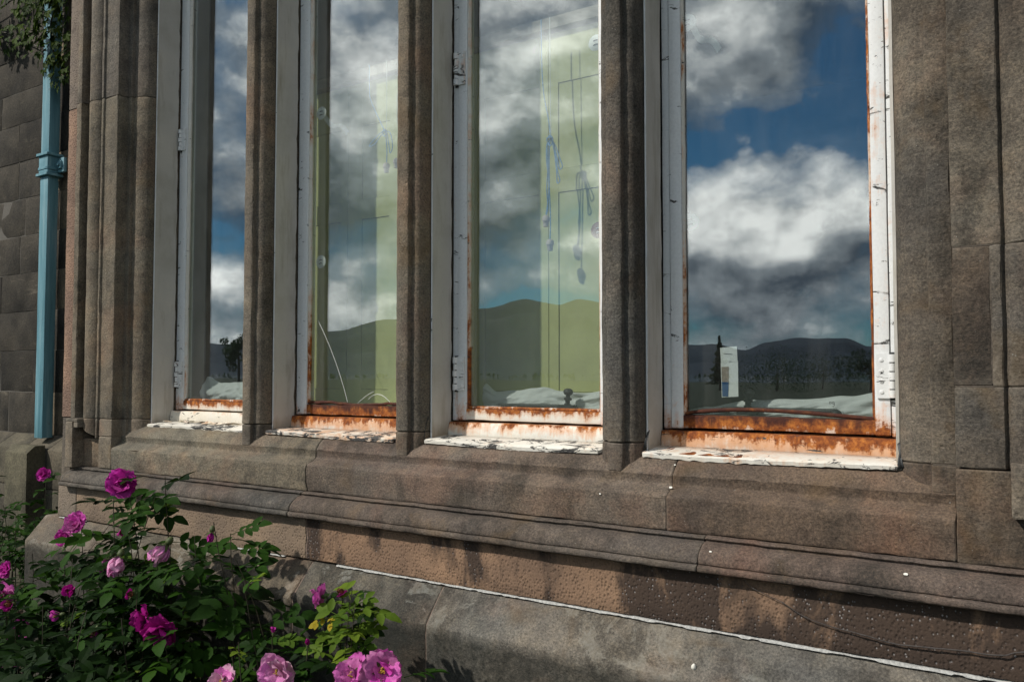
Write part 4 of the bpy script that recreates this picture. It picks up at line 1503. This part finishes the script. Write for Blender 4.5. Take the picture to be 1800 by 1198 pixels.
# ------------------------------------------------------------------ drainpipe
dp = empty("drainpipe", (-6.56, 1.74, EZ - 0.50))
tag(dp, "square teal painted drainpipe running down the dark stone wall", "drainpipe")
PX0, PX1, PY0, PY1 = -6.605, -6.490, 1.715, 1.800
pipe_pr = [(PX0, PY0), (PX1, PY0), (PX1, PY1), (PX0, PY1)]
prism("pipe", pipe_pr, "z", -0.500, 1.608, M["teal"], dp, None, step=0.2, seg=0.1, bev=0.006, jit=0.0015, js=4)
prism("pipe", pipe_pr, "z", 1.61, 4.9, M["teal"], dp, None, step=0.2, seg=0.1, bev=0.006, jit=0.0015, js=4)
e = 0.012
def ringprof(e):
    return [(PX0 - e, PY0 - e), (PX1 + e, PY0 - e), (PX1 + e, PY1 + e), (PX0 - e, PY1 + e)]
prism("collar", ringprof(0.010), "z", 1.595, 1.735, M["teal"], dp, None, step=0.05, seg=0.05, bev=0.006, jit=0.001)
for zz, ee in ((1.738, 0.026), (1.628, 0.015), (1.578, 0.026)):
    prism("collar_rib", ringprof(ee), "z", zz - 0.010, zz + 0.011, M["teal"], dp, None, step=0.01, seg=0.05, bev=0.008, jit=0.001)
block("bracket", PX1 + 0.0115, PX1 + 0.095, PY1 - 0.015, PY1 + 0.012, 1.60, 1.715, M["teal"], dp, None, bev=0.006, step=0.05, seg=0.05)
block("bracket", PX1 + 0.030, PX1 + 0.075, PY1 - 0.030, PY1 - 0.0155, 1.63, 1.690, M["teal"], dp, None, bev=0.006, step=0.05, seg=0.05)
g = Mesh()
g.lathe((PX1 + 0.05, PY1 - 0.030, 1.66), (0, -1, 0), [(0, 0.014), (0.010, 0.013), (0.014, 0.006)], 10)
g.done("bolt", M["teal"], dp, None, 40)

# ------------------------------------------------------------------ leaves and flowers
def leaflet(o, d, nrm, L, Wd, fold=0.25, droop=0.15, n=6, ser=0.12):
    """serrated leaf blade: returns verts, faces"""
    d = d.normalized()
    s = d.cross(nrm).normalized()
    u = s.cross(d).normalized()
    v, f = [], []
    for i in range(n + 1):
        t = i / n
        w = Wd * math.sin(math.pi * min(1, t ** 0.85 * 0.98 + 0.02)) ** 0.8
        if i % 2:
            w *= 1 + ser
        c = o + d * (L * t) - u * (droop * L * t * t)
        v += [c - s * w + u * (w * fold), c, c + s * w + u * (w * fold)]
    for i in range(n):
        a = i * 3
        f += [(a, a + 1, a + 4, a + 3), (a + 1, a + 2, a + 5, a + 4)]
    return v, f


def compound_leaf(seed, pairs=3, L=0.05, Wd=0.0145, rach=0.085):
    """pinnate rose leaf growing along +x, face up +z, from the origin"""
    rn = random.Random(seed)
    v, f = [], []

    def add(vv, ff):
        o = len(v)
        v.extend(vv)
        f.extend([tuple(i + o for i in q) for q in ff])
    sag = rn.uniform(0.1, 0.45)
    P = lambda t: Vector((rach * t, 0, -rach * sag * t * t))
    tv, tf = tube_data([P(t / 5) for t in range(6)], [0.0012, 0.0011, 0.001, 0.0009, 0.0008, 0.0006], 4, False)
    add(tv, tf)
    for k in range(pairs):
        t = 0.38 + 0.5 * k / max(1, pairs - 1) if pairs > 1 else 0.6
        for s in (-1, 1):
            a = math.radians(rn.uniform(48, 70)) * s
            d = Vector((math.cos(a), math.sin(a), rn.uniform(-0.25, 0.12)))
            nr = Vector((rn.uniform(-.2, .2), -0.25 * s + rn.uniform(-.25, .25), 1))
            l = L * rn.uniform(0.78, 1.0) * (0.8 + 0.2 * k / max(1, pairs - 1))
            add(*leaflet(P(t), d, nr, l, Wd * l / L, rn.uniform(.12, .4), rn.uniform(0, .35)))
    add(*leaflet(P(1), Vector((1, rn.uniform(-.2, .2), -sag)), Vector((0, 0, 1)), L * rn.uniform(.95, 1.1), Wd * 1.05, rn.uniform(.12, .4), rn.uniform(.05, .35)))
    return v, f


def data_mesh(name, v, f, mat, smooth=True):
    me = bpy.data.meshes.new(name)
    me.from_pydata([tuple(q) for q in v], [], f)
    me.materials.append(mat)
    if smooth:
        me.polygons.foreach_set("use_smooth", [True] * len(me.polygons))
    me.update()
    return me


LEAF = [data_mesh("rose_leaf", *compound_leaf(10 + i, 3 if i % 3 else 2), M["leaf"]) for i in range(8)]
LEAFY = [data_mesh("rose_leaf_young", *compound_leaf(40 + i, 2 + i % 2, 0.040, 0.011, 0.06), M["leaf_young"]) for i in range(4)]
LEAFX = data_mesh("rose_leaf_yellow", *compound_leaf(61, 2, 0.028, 0.011, 0.05), M["leaf_yellow"])


def basis(x, up):
    x = Vector(x).normalized()
    up = Vector(up)
    y = up.cross(x)
    if y.length < 1e-3:
        y = Vector((0, 1, 0)).cross(x)
    y.normalize()
    z = x.cross(y)
    return Matrix((x, y, z)).transposed().to_4x4()


def place(name, me, parent, at, x, up, scale=1.0):
    o = bpy.data.objects.new(name, me)
    COL.objects.link(o)
    m = Matrix.Translation(Vector(at) - W[parent.name]) @ basis(x, up) @ Matrix.Scale(scale, 4)
    o.parent = parent
    o.matrix_local = m
    W[o.name] = Vector(at)
    return o


def petal_mesh(seed, L=0.042, Wd=0.025, cup=0.42, ruff=0.010, n=6):
    rn = random.Random(seed)
    v, f = [], []
    for i in range(n + 1):
        t = i / n
        w = Wd * (math.sin(math.pi * (0.08 + 0.80 * t ** 0.9)) ** 0.75)
        for j in range(7):
            s = -1 + j / 3
            x = L * t * (1 - 0.10 * (abs(s) < .3) * (t > .9))
            if t == 1:
                x -= L * 0.16 * s * s
            z = cup * L * (t * t * 0.55 - 0.10) + cup * 0.35 * w * s * s
            r = noise.noise_vector(Vector((t * 2.4, s * 1.8, seed * 3.1)))
            z += ruff * r.x * (0.3 + t) + 0.004 * (t > .8) * r.y
            v.append(Vector((x + ruff * .4 * r.z, w * s, z)))
    for i in range(n):
        for j in range(6):
            a = i * 7 + j
            f.append((a, a + 1, a + 8, a + 7))
    return v, f


PETAL = [data_mesh("rose_petal", *petal_mesh(i), M["petal"]) for i in range(6)]
WILT = [data_mesh("withered_petal", *petal_mesh(20 + i, 0.034, 0.010, 0.7, 0.010), M["wilt"]) for i in range(3)]


def calyx():
    g = Mesh()
    z = Vector((0, 0, -EZ))
    for r in range(1):
        g.lathe(Vector((-0.018, 0, 0)) + z, (1, 0, 0), [(0, 0.002), (0.004, 0.006), (0.012, 0.0075), (0.018, 0.005)], 9)
    for k in range(5):
        a = k * 2 * math.pi / 5
        d = Vector((0.35, math.cos(a), math.sin(a)))
        vv, ff = leaflet(Vector((-0.002, 0, 0)), d, Vector((1, 0, 0)), 0.024, 0.004, .1, -.3, 4, 0)
        g.add(vv, ff)
    me = data_mesh("rose_calyx", g.v, g.f, M["hip"])
    h = Mesh()
    rn = random.Random(5)
    for k in range(26):
        a = rn.uniform(0, 6.28)
        r = rn.uniform(.1, 1)
        d = Vector((1, .8 * r * math.cos(a), .8 * r * math.sin(a))).normalized() * rn.uniform(.008, .013)
        vv, ff = tube_data([(0, 0, 0), d * .8, d], [0.0005, 0.0006, 0.0016], 4)
        h.add(vv, ff)
    return me, data_mesh("rose_stamens", h.v, h.f, M["stamen"])


CALYX, STAM = calyx()
MAG = (0.50, 0.035, 0.34, 1)
PINK = (0.60, 0.12, 0.44, 1)
PALE = (0.68, 0.27, 0.52, 1)
DMAG = (0.34, 0.010, 0.20, 1)


def flower(bush, at, face, size, col, kind, seed):
    """rose head: calyx, stamens and separate petals; face = direction it opens to"""
    rn = random.Random(seed)
    at = Vector(at)
    face = Vector(face).normalized()
    fl = place("flower", CALYX, bush, at, face, (0.3, 0.2, 1), size)
    side = face.orthogonal().normalized()
    up2 = face.cross(side)
    if kind in ("open", "loose"):
        place("stamens", STAM, fl, at, face, (0, 0, 1), size).matrix_local = Matrix.Identity(4)
    rings = {"open": [(5, 84, 1.05), (5, 62, 0.95), (4, 42, 0.70), (2, 26, 0.5)], "loose": [(5, 96, 1.05), (4, 62, 0.95), (2, 38, 0.7)],
             "droop": [(5, 30, 1.0), (4, 20, 0.95), (3, 9, 0.8)], "bud": [(4, 8, 0.62), (3, 4, 0.55)], "wilt": [(5, 34, 0.8), (4, 16, 0.7)]}[kind]
    for r, (n, tilt, sc) in enumerate(rings):
        for k in range(n):
            a = 2 * math.pi * (k + 0.5 * (r % 2)) / n + rn.uniform(-.25, .25)
            rad = side * math.cos(a) + up2 * math.sin(a)
            tl = math.radians(tilt + rn.uniform(-17, 17))
            d = face * math.cos(tl) + rad * math.sin(tl)
            upv = face * math.sin(tl) - rad * math.cos(tl)
            me = rn.choice(WILT if kind == "wilt" and rn.random() < .75 else PETAL)
            s = size * sc * rn.uniform(0.88, 1.1)
            o = bpy.data.objects.new("petal", me)
            COL.objects.link(o)
            o.parent = fl
            wm = Matrix.Translation(at + face * 0.002 * size) @ basis(d, upv) @ Matrix.Diagonal((s, s * (0.62 if kind in ("droop", "bud") else 1.0), s, 1))
            fw = Matrix.Translation(at) @ basis(face, (0.3, 0.2, 1)) @ Matrix.Scale(size, 4)
            o.matrix_local = fw.inverted() @ wm
            j = rn.uniform(0.8, 1.25)
            o.color = (min(1, col[0] * j), col[1] * rn.uniform(.7, 1.5), min(1, col[2] * j), 1)
    return fl


FPOS = []


def collar_leaves(b, p, n, sc):
    for k in range(n):
        a = random.uniform(0, 6.28)
        at = Vector((p[0] + 0.035 * math.cos(a), p[1] + 0.03 + 0.02 * math.sin(a), p[2] + EZ - random.uniform(0.02, 0.075)))
        b.leaf(at, (math.cos(a), math.sin(a) - 0.2, random.uniform(-.3, .3)), (random.uniform(-.4, .4), -0.5, 1), sc * random.uniform(.7, 1.05))


class Bush:
    def __init__(s, label, at, group):
        s.e = empty("rose_bush", at)
        tag(s.e, label, "rose bush", group)
        s.count = 0
        s.rest = Mesh()

    def leaf(s, at, x, up, sc, me=None):
        for q in FPOS:
            dd = Vector(at) - q
            if dd.length < 0.075 and dd.y < 0.012:
                return
        me = me or random.choice(LEAF)
        if s.count < 290:
            place("leaf", me, s.e, at, x, up, sc)
            s.count += 1
        else:
            m = Matrix.Translation(Vector(at)) @ basis(x, up) @ Matrix.Scale(sc, 4)
            s.rest.add([m @ v.co for v in me.vertices], [tuple(p.vertices) for p in me.polygons])

    def cane(s, base, tip, nl=8, bend=0.12, r=0.0035, sc=1.0, young=0.12, span=0.55):
        b = Vector((base[0], base[1], 0.0))
        t = Vector((tip[0], tip[1], tip[2] + EZ))
        mid = b.lerp(t, 0.55) + Vector((random.uniform(-bend, bend), random.uniform(-bend, bend), 0.10))
        pts = []
        N = 14
        for i in range(N + 1):
            u = i / N
            p = b * (1 - u) ** 2 + mid * 2 * u * (1 - u) + t * u * u
            pts.append(p + noise.noise_vector(p * 7) * 0.012 * u)
        v, f = tube_data(pts, [r * (1 - 0.65 * i / N) for i in range(N + 1)], 6)
        mk("stem", v, f, M["stem"], s.e, None, 60)
        for k in range(nl):
            u = 1 - span * (k + random.uniform(0, .8)) / nl
            i = min(N - 1, max(0, int(u * N)))
            p = pts[i].lerp(pts[i + 1], u * N - i)
            a = k * 2.4 + random.uniform(-.5, .5)
            out = Vector((math.cos(a), math.sin(a), random.uniform(0.0, 0.5)))
            up = Vector((0.1, -0.35, 1)) + Vector((random.uniform(-.5, .5), random.uniform(-.5, .5), 0))
            me = random.choice(LEAFY) if random.random() < young else None
            s.leaf(p, out, up, sc * random.uniform(0.65, 1.1), me)
        return pts

    def fill(s, n, boxf, sc=1.0):
        for _ in range(n):
            p = boxf()
            a = random.uniform(0, 6.28)
            s.leaf((p[0], p[1], p[2] + EZ), (math.cos(a), math.sin(a), random.uniform(-.4, .5)),
                   (random.uniform(-.6, .6), -0.4 + random.uniform(-.5, .4), 1), sc * random.uniform(.6, 1.1), random.choice(LEAFY) if random.random() < .06 else None)

    def finish(s):
        if s.rest.v:
            o = s.rest.done("foliage", M["leaf"], s.e, None, 0)
            o["kind"] = "stuff"


# leaves keep clear of the open side of these flower heads
# --- main bush in front of the bay, reaching out of the picture at the bottom
b1 = Bush("big magenta rose bush growing against the bay's plinth", (-2.1, -0.45, 0.0), "rose bushes under the windows")
F = [((-2.083, -0.35, -0.299), (0.75, -0.75, 0.35), 1.0, MAG, "open"), ((-2.301, -0.35, -0.431), (0.35, -0.85, 0.5), 0.85, PINK, "open"), ((-2.371, -0.35, -0.476), (0.1, -0.9, 0.2), 0.66, MAG, "open"),
     ((-1.95, -0.44, -0.462), (0.25, -0.5, -0.75), 1.15, PALE, "droop"), ((-2.14, -0.35, -0.505), (-0.1, -0.6, -0.7), 1.0, PINK, "droop"), ((-1.887, -0.35, -0.440), (-0.35, -0.45, -0.75), 1.25, PALE, "droop"),
     ((-1.708, -0.35, -0.390), (0.1, -0.3, -0.9), 0.9, MAG, "bud"), ((-2.379, -0.50, -0.537), (0.1, -1, 0.2), 0.60, MAG, "open"), ((-2.397, -0.50, -0.609), (0.5, -0.8, 0.1), 0.9, PINK, "loose"),
     ((-2.296, -0.50, -0.696), (0.35, -0.9, 0.35), 0.95, PINK, "open"), ((-2.362, -0.50, -0.819), (0.2, -0.9, 0.4), 0.8, MAG, "loose"), ((-1.681, -0.50, -0.582), (0.3, -0.6, -0.5), 0.98, DMAG, "loose"),
     ((-1.745, -0.50, -0.570), (-0.3, -0.8, -0.1), 0.85, DMAG, "loose"), ((-1.943, -0.50, -0.628), (0.2, -0.5, -0.8), 0.72, DMAG, "wilt"), ((-2.11, -0.50, -0.618), (-0.6, -0.5, -0.2), 0.75, MAG, "wilt")]
FPOS += [Vector((p[0], p[1], p[2] + EZ)) for p, *_ in F]
for i, (p, d, s_, c, kd) in enumerate(F):
    base = (p[0] + random.uniform(-.1, .15), p[1] + random.uniform(-.05, .12))
    q = Vector(p) - Vector(d).normalized() * 0.016 * s_
    b1.cane(base, (q.x, q.y, q.z), 18 if i == 0 else 12, 0.10, 0.003, 1.05, 0.06, 0.48)
    flower(b1.e, (p[0], p[1], p[2] + EZ), d, s_, c, kd, 100 + i)
    collar_leaves(b1, p, 7 if i == 0 else 5, 1.0)
tips = [(-1.98, -0.30, -0.275), (-2.18, -0.32, -0.30), (-2.05, -0.28, -0.33), (-1.80, -0.33, -0.41), (-1.66, -0.33, -0.40), (-1.60, -0.36, -0.44), (-1.56, -0.38, -0.47), (-1.85, -0.40, -0.47),
        (-2.00, -0.42, -0.50), (-2.20, -0.42, -0.50), (-2.45, -0.40, -0.52), (-2.55, -0.45, -0.58), (-2.35, -0.55, -0.60), (-2.10, -0.55, -0.58), (-1.90, -0.55, -0.56), (-1.75, -0.55, -0.55), 
        (-2.60, -0.35, -0.62), (-2.45, -0.6, -0.7), (-2.2, -0.65, -0.68), (-2.0, -0.65, -0.66), (-1.85, -0.62, -0.66), (-2.3, -0.7, -0.78), (-2.05, -0.72, -0.76), (-1.8, -0.7, -0.74), (-1.68, -0.62, -0.70)]
for tp in tips:
    b1.cane((tp[0] + random.uniform(-.12, .12), tp[1] + random.uniform(-.1, .1)), tp, 9, 0.12, 0.003, 1.1, 0.10, 0.5)


def vol1():
    while True:
        x = random.uniform(-2.85, -1.66)
        y = random.uniform(-0.85, -0.22)
        top = -0.56 - 0.16 * max(0, (x + 1.8)) / 0.35 - 0.12 * max(0, -(x + 2.2)) / 0.4
        z = random.uniform(-1.25, top)
        return (x, y, z)


for i, (p, d) in enumerate((((-2.02, -0.52, -0.545), (0.3, -0.6, 0.4)), ((-1.99, -0.40, -0.40), (0.1, -0.5, -0.6)), ((-1.80, -0.50, -0.52), (0.4, -0.6, 0.2)), ((-2.25, -0.55, -0.60), (0.2, -0.7, 0.1)))):
    flower(b1.e, (p[0], p[1], p[2] + EZ), d, 0.72, DMAG, "wilt", 400 + i)
    b1.cane((p[0] + .05, p[1] + .05), (p[0], p[1] + .015, p[2]), 8, 0.08, 0.003, 1.0, 0.05, 0.4)
b1.fill(560, vol1, 1.15)
b1.finish()

# --- lower bush to the right, with a tall sprig in front of the plinth
b2 = Bush("lower pink rose bush with a tall sprig before the plinth", (-1.3, -0.5, 0.0), "rose bushes under the windows")
F2 = [((-1.469, -0.50, -0.660), (0.2, -0.8, 0.6), 0.80, PALE, "loose"), ((-1.293, -0.50, -0.602), (0.3, -0.85, 0.1), 0.98, PALE, "loose"), ((-1.090, -0.50, -0.570), (0.2, -0.8, 0.5), 0.9, PINK, "loose"),
      ((-1.016, -0.50, -0.548), (0.55, -0.75, 0.4), 0.95, PINK, "loose"), ((-1.328, -0.35, -0.492), (-0.8, -0.5, -0.1), 0.66, PINK, "loose"), ((-1.268, -0.35, -0.478), (0.3, -0.4, 0.5), 0.66, DMAG, "wilt"),
      ((-1.390, -0.43, -0.560), (0.1, -0.2, 1), 0.55, MAG, "bud"), ((-1.285, -0.43, -0.568), (0.1, -0.2, 1), 0.5, DMAG, "bud")]
FPOS += [Vector((p[0], p[1], p[2] + EZ)) for i, (p, *_) in enumerate(F2) if i < 4]
for i, (p, d, s_, c, kd) in enumerate(F2):
    q = Vector(p) - Vector(d).normalized() * 0.016 * s_
    b2.cane((p[0] + random.uniform(-.06, .06), p[1] + random.uniform(-.05, .05)), (q.x, q.y, q.z), 6 if i in (4, 5) else 8, 0.05, 0.0035, 0.72, 0.45, 0.26 if i in (4, 5) else 0.35)
    flower(b2.e, (p[0], p[1], p[2] + EZ), d, s_, c, kd, 200 + i)
    collar_leaves(b2, p, 3, 0.75)
for tp in [(-1.225, -0.36, -0.462), (-1.205, -0.37, -0.485), (-1.235, -0.36, -0.51)]:
    b2.cane((-1.27, -0.40), tp, 8, 0.03, 0.0028, 0.95, 0.95, 0.14)
b2.leaf((-1.285, -0.37, -0.525 + EZ), (-0.5, -0.6, -0.2), (0, -0.8, 0.6), 0.6, LEAFX)
b2.leaf((-1.275, -0.37, -0.520 + EZ), (0.4, -0.7, -0.3), (0, -0.8, 0.6), 0.5, LEAFX)
for tp in [(-1.50, -0.45, -0.60), (-1.44, -0.48, -0.58), (-1.36, -0.48, -0.62), (-1.25, -0.50, -0.62), (-1.16, -0.5, -0.60), (-1.55, -0.52, -0.66), (-1.42, -0.58, -0.70), (-1.28, -0.6, -0.70), (-1.15, -0.58, -0.66), (-1.06, -0.5, -0.62), (-1.33, -0.42, -0.66)]:
    b2.cane((tp[0] + random.uniform(-.1, .1), tp[1] + random.uniform(-.1, .1)), tp, 8, 0.08, 0.003, 0.8, 0.3, 0.4)


def vol2():
    x = random.uniform(-1.6, -1.0)
    return (x, random.uniform(-0.8, -0.3), random.uniform(-1.15, -0.68 - 0.1 * max(0, x + 1.25) / 0.3))


b2.fill(60, vol2, 0.85)
b2.finish()

# --- bush in the corner before the set-back wall
b3 = Bush("dark rose bush in the corner below the drainpipe", (-5.0, 0.9, 0.0), "rose bushes under the windows")
for i in range(26):
    x = random.uniform(-6.1, -4.0)
    y = random.uniform(0.5, 1.3) - 0.2 * (x < -5.3)
    zt = -0.78 + 0.10 * math.sin(x * 5) - random.uniform(0, 0.10)
    b3.cane((x, y), (x + random.uniform(-.1, .1), y, zt), 9, 0.1, 0.004, 1.15, 0.05, 0.5)
flower(b3.e, (-5.071, 1.0, -0.615 + EZ), (0.5, -0.8, 0.3), 1.05, MAG, "open", 301)
b3.cane((-5.0, 1.0), (-5.08, 1.01, -0.63), 9, 0.05, 0.004, 1.1, 0.05, 0.4)
b3.fill(330, lambda: (random.uniform(-6.2, -3.4), random.uniform(0.1, 1.35), random.uniform(-1.45, -0.88)), 1.25)
b3.finish()

# --- creeper at the top of the wall
def lobed(seed):
    rn = random.Random(seed)
    v = [Vector((0.004, 0, 0))]
    f = []
    outl = []
    for a, r in ((-100, .35), (-75, .62), (-58, .45), (-40, .85), (-24, .55), (-8, .8), (0, 1.0), (8, .8), (24, .55), (40, .85), (58, .45), (75, .62), (100, .35)):
        rr = r * rn.uniform(.9, 1.1)
        t = math.radians(a)
        outl.append(Vector((0.012 + rr * math.cos(t), rr * math.sin(t), -0.25 * rr * rr + 0.12 * abs(math.sin(t)) * rn.uniform(.4, 1.4))))
    v = [Vector((0, 0, 0))] + [q * 0.075 for q in outl]
    for i in range(1, len(outl)):
        f.append((0, i, i + 1))
    return v, f


LOBE = [data_mesh("creeper_leaf", *lobed(i), M["creeper"], False) for i in range(6)]
cr = empty("climbing_creeper", (-6.5, 1.75, EZ + 2.3))
tag(cr, "green creeper hanging over the drainpipe at the top of the wall", "creeper")
paths = [[(-9.0, 1.80, 3.15), (-8.0, 1.79, 3.05), (-7.2, 1.79, 3.10), (-6.7, 1.78, 3.02), (-6.35, 1.72, 2.95)],
         [(-6.2, 1.72, 3.25), (-6.32, 1.68, 2.85), (-6.40, 1.66, 2.60), (-6.38, 1.70, 2.38)], [(-6.30, 1.74, 3.2), (-6.26, 1.72, 2.8), (-6.25, 1.74, 2.45), (-6.30, 1.76, 2.26)],
         [(-6.42, 1.66, 3.0), (-6.52, 1.64, 2.72), (-6.56, 1.63, 2.52)], [(-7.8, 1.79, 3.05), (-7.5, 1.78, 2.88), (-7.25, 1.78, 2.78)], [(-7.2, 1.80, 2.80), (-6.9, 1.81, 2.62), (-6.62, 1.81, 2.60)],
         [(-8.2, 1.79, 3.1), (-8.0, 1.78, 2.9), (-7.9, 1.78, 2.75)]]
for i, pth in enumerate(paths):
    pts = [q + Vector((0, 0, 0.10)) + noise.noise_vector(q * 5) * 0.025 for q in arc(pth, 7)]
    v, f = tube_data([(q[0], q[1], q[2] + EZ) for q in pts], 0.006, 5)
    mk("stem", v, f, M["stem"], cr, None, 60)
    for q in pts:
        for _ in range(0 if i == 5 else (6 if i in (1, 2, 3) else 4)):
            at = Vector(q) + Vector((random.uniform(-.11, .11), random.uniform(-.12, -.01), random.uniform(-.12, .10) + EZ))
            place("leaf", random.choice(LOBE), cr, at, (random.uniform(-.7, .7), random.uniform(-.6, 0), -0.7 + random.uniform(-.4, .5)), (random.uniform(-.4, .4), -1, 0.55 + random.uniform(-.4, .4)), random.uniform(.6, 1.0))

# --- dry stem across the punched stones at the right
pts = [(-0.470, -0.080, -0.396), (-0.452, -0.075, -0.412), (-0.398, -0.073, -0.431), (-0.357, -0.074, -0.451), (-0.306, -0.073, -0.462), (-0.258, -0.075, -0.466), (-0.211, -0.073, -0.473),
       (-0.148, -0.074, -0.470), (-0.096, -0.073, -0.466), (-0.046, -0.074, -0.464), (-0.014, -0.073, -0.453), (0.08, -0.075, -0.448), (0.25, -0.06, -0.46)]
pp_ = [q + noise.noise_vector(q * 60) * 0.0012 for q in arc(pts, 9)]
v, f = tube_data([(q[0], q[1], q[2] + EZ) for q in pp_], [0.0005 + 0.0007 * min(1, i / 60) + (0.0006 if i % 9 == 0 else 0) for i in range(len(pp_))], 7)
ds = mk("dry_stem", v, f, M["dry"], None, None, 60)
tag(ds, "thin dry creeper stem lying across the stained stones below the string course", "stem")

# --- small things on the ledges
def shell(name, label, cat, at, s, ax, group=None):
    g = Mesh()
    prof = [(0, 0.15), (0.25, 0.62), (0.7, 0.85), (1.2, 0.75), (1.7, 0.45), (2.0, 0.1)]
    g.lathe(at, ax, [(h * s * 1.1, r * s) for h, r in prof], 10)
    o = g.done(name, M["shell"], None, None, 60)
    return tag(o, label, cat, group)


shell("snail_shell", "pale snail shell stuck on the plinth slope", "snail shell", (-0.559, -0.1155, -0.573), 0.0062, (0.2, -0.3, 1))
def flake(label, at, s):
    p = Vector(at) + Vector((0, 0, EZ))
    v = [p + Vector((math.cos(a) * s * random.uniform(.6, 1.2), -0.001 + math.sin(a) * s * .25, math.sin(a) * s * 0.5)) for a in [k * math.pi / 3 for k in range(6)]]
    v += [q + Vector((0, -0.001, 0.0008)) for q in v]
    f = [tuple(range(5, -1, -1)), tuple(range(6, 12))] + [(k, (k + 1) % 6, 6 + (k + 1) % 6, 6 + k) for k in range(6)]
    tag(mk("paint_chip", v, f, M["shell"], None, None, 0), label, "paint chip", "white paint chips on the ledges")


flake("white paint chip on the main sill face under the third mullion", (-0.796, -0.0385, -0.263), 0.0026)
flake("white paint chip on the lower sill ledge below the nearest window", (-0.642, -0.0135, -0.2405), 0.0042)
flake("white paint chip on the string course in mid span", (-0.535, -0.079, -0.3505), 0.003)
flake("white paint chip on the string course towards the corner", (-0.186, -0.077, -0.3490), 0.0042)
flake("tiny paint chip on the sill slope beside the third mullion", (-0.644, 0.016, -0.196), 0.0026)

# ------------------------------------------------------------------ trees across the lawn, seen in the panes
def tree(label, at, h, rad, conifer, seed, n=2600):
    rn = random.Random(seed)
    x, y = at
    e = empty("tree", (x, y, 0))
    tag(e, label, "tree", "trees across the lawn")
    v, f = tube_data([(x, y, 0), (x + .1, y, h * .4), (x, y, h * .9)], [h * .03, h * .02, h * .004], 8)
    mk("trunk", v, f, M["stem"], e, None, 60)
    cl = [(Vector((x + rn.gauss(0, rad * .45), y + rn.gauss(0, rad * .45), h * rn.uniform(.35, .92))), rad * rn.uniform(.22, .42)) for _ in range(22)]
    g = Mesh()
    for _ in range(n):
        if conifer:
            t = rn.random() ** .7
            a = rn.uniform(0, 6.28)
            r = rad * t * rn.uniform(.3, 1) * (0.75 + 0.25 * math.sin(t * 40))
            c = Vector((x + r * math.cos(a), y + r * math.sin(a), h * (1 - .88 * t)))
        else:
            p, r = rn.choice(cl)
            q = Vector((rn.gauss(0, 1), rn.gauss(0, 1), rn.gauss(0, .8))).normalized() * r * rn.uniform(.6, 1.05)
            c = p + q
        s = h * rn.uniform(.012, .028)
        d1 = Vector((rn.gauss(0, 1), rn.gauss(0, 1), rn.gauss(0, 1))).normalized() * s
        d2 = Vector((rn.gauss(0, 1), rn.gauss(0, 1), rn.gauss(0, 1))).normalized() * s
        g.add([c - d1, c + d2, c + d1, c - d2], [(0, 1, 2, 3)])
    g.done("crown", M["tree"], e, None, 0)


def polar(az, r):
    """place at a bearing from the viewpoint"""
    return (math.sin(math.radians(az)) * r, -1.65 - math.cos(math.radians(az)) * r)


tree("dark broad tree mirrored at the foot of the leftmost pane", polar(-52.6, 105), 6.4, 2.6, False, 1)
tree("low round tree mirrored beside the leftmost mullion", polar(-50.6, 100), 4.4, 2.3, False, 2)
tree("dark conifer mirrored beside the paper strip", polar(-19.0, 75), 5.2, 1.5, True, 3)
tree("low bushy tree mirrored in the nearest pane's corner", polar(-9.0, 70), 3.6, 2.2, False, 4)
tree("broad low tree mirrored above the white sheeting", polar(-15.0, 80), 2.9, 5.5, False, 5, 3600)
tree("spreading low tree mirrored in the middle of the nearest pane", polar(-12.0, 85), 3.0, 6.0, False, 6, 3600)

# far woodland along the foot of the hills
g = Mesh()
rw = random.Random(21)
for i in range(520):
    x, y = polar(rw.uniform(-75, 12), rw.uniform(230, 420))
    h = rw.uniform(0.9, 2.0)
    for k in range(26):
        t = rw.random()
        r = h * 0.42 * (1 - t * 0.75)
        c = Vector((x + rw.gauss(0, r * .6), y + rw.gauss(0, r * .6), h * (0.1 + 0.9 * t)))
        d1 = Vector((rw.gauss(0, 1), rw.gauss(0, 1), rw.gauss(0, 1))).normalized() * h * .13
        d2 = Vector((rw.gauss(0, 1), rw.gauss(0, 1), rw.gauss(0, 1))).normalized() * h * .13
        g.add([c - d1, c + d2, c + d1, c - d2], [(0, 1, 2, 3)])
wd = g.done("woodland", M["tree"], None, None, 0)
tag(wd, "distant dark woodland mirrored at the foot of the hills", "woodland", None, "stuff")


# torn lead at the sill ends
def torn(win, pts, w, seed):
    v, f = [], []
    for i, p in enumerate(pts):
        for s_ in (-1, 0, 1):
            q = Vector(p) + Vector((w * s_ * 0.8, -0.003 * abs(s_), w * 0.5 * s_ + EZ))
            v.append(q + noise.noise_vector(q * 60 + Vector((seed, 0, 0))) * 0.004)
    for i in range(len(pts) - 1):
        for j in range(2):
            a = i * 3 + j
            f.append((a, a + 1, a + 4, a + 3))
    o = mk("torn_lead", v, f, M["iron"], win, None, 30)
    so = o.modifiers.new("thickness", "SOLIDIFY")
    so.thickness = 0.0012


torn(wins[2], [(-1.347, 0.050, -0.115), (-1.349, 0.046, -0.135), (-1.352, 0.040, -0.155), (-1.352, 0.034, -0.172)], 0.006, 1)
torn(wins[3], [(-0.206, 0.052, -0.130), (-0.203, 0.046, -0.148), (-0.206, 0.042, -0.162), (-0.203, 0.036, -0.178)], 0.006, 2)
torn(wins[2], [(-0.872, 0.118, -0.160), (-0.858, 0.117, -0.157), (-0.842, 0.117, -0.158)], 0.006, 3)
torn(wins[3], [(-0.719, 0.052, -0.128), (-0.722, 0.046, -0.148), (-0.724, 0.040, -0.168)], 0.004, 4)
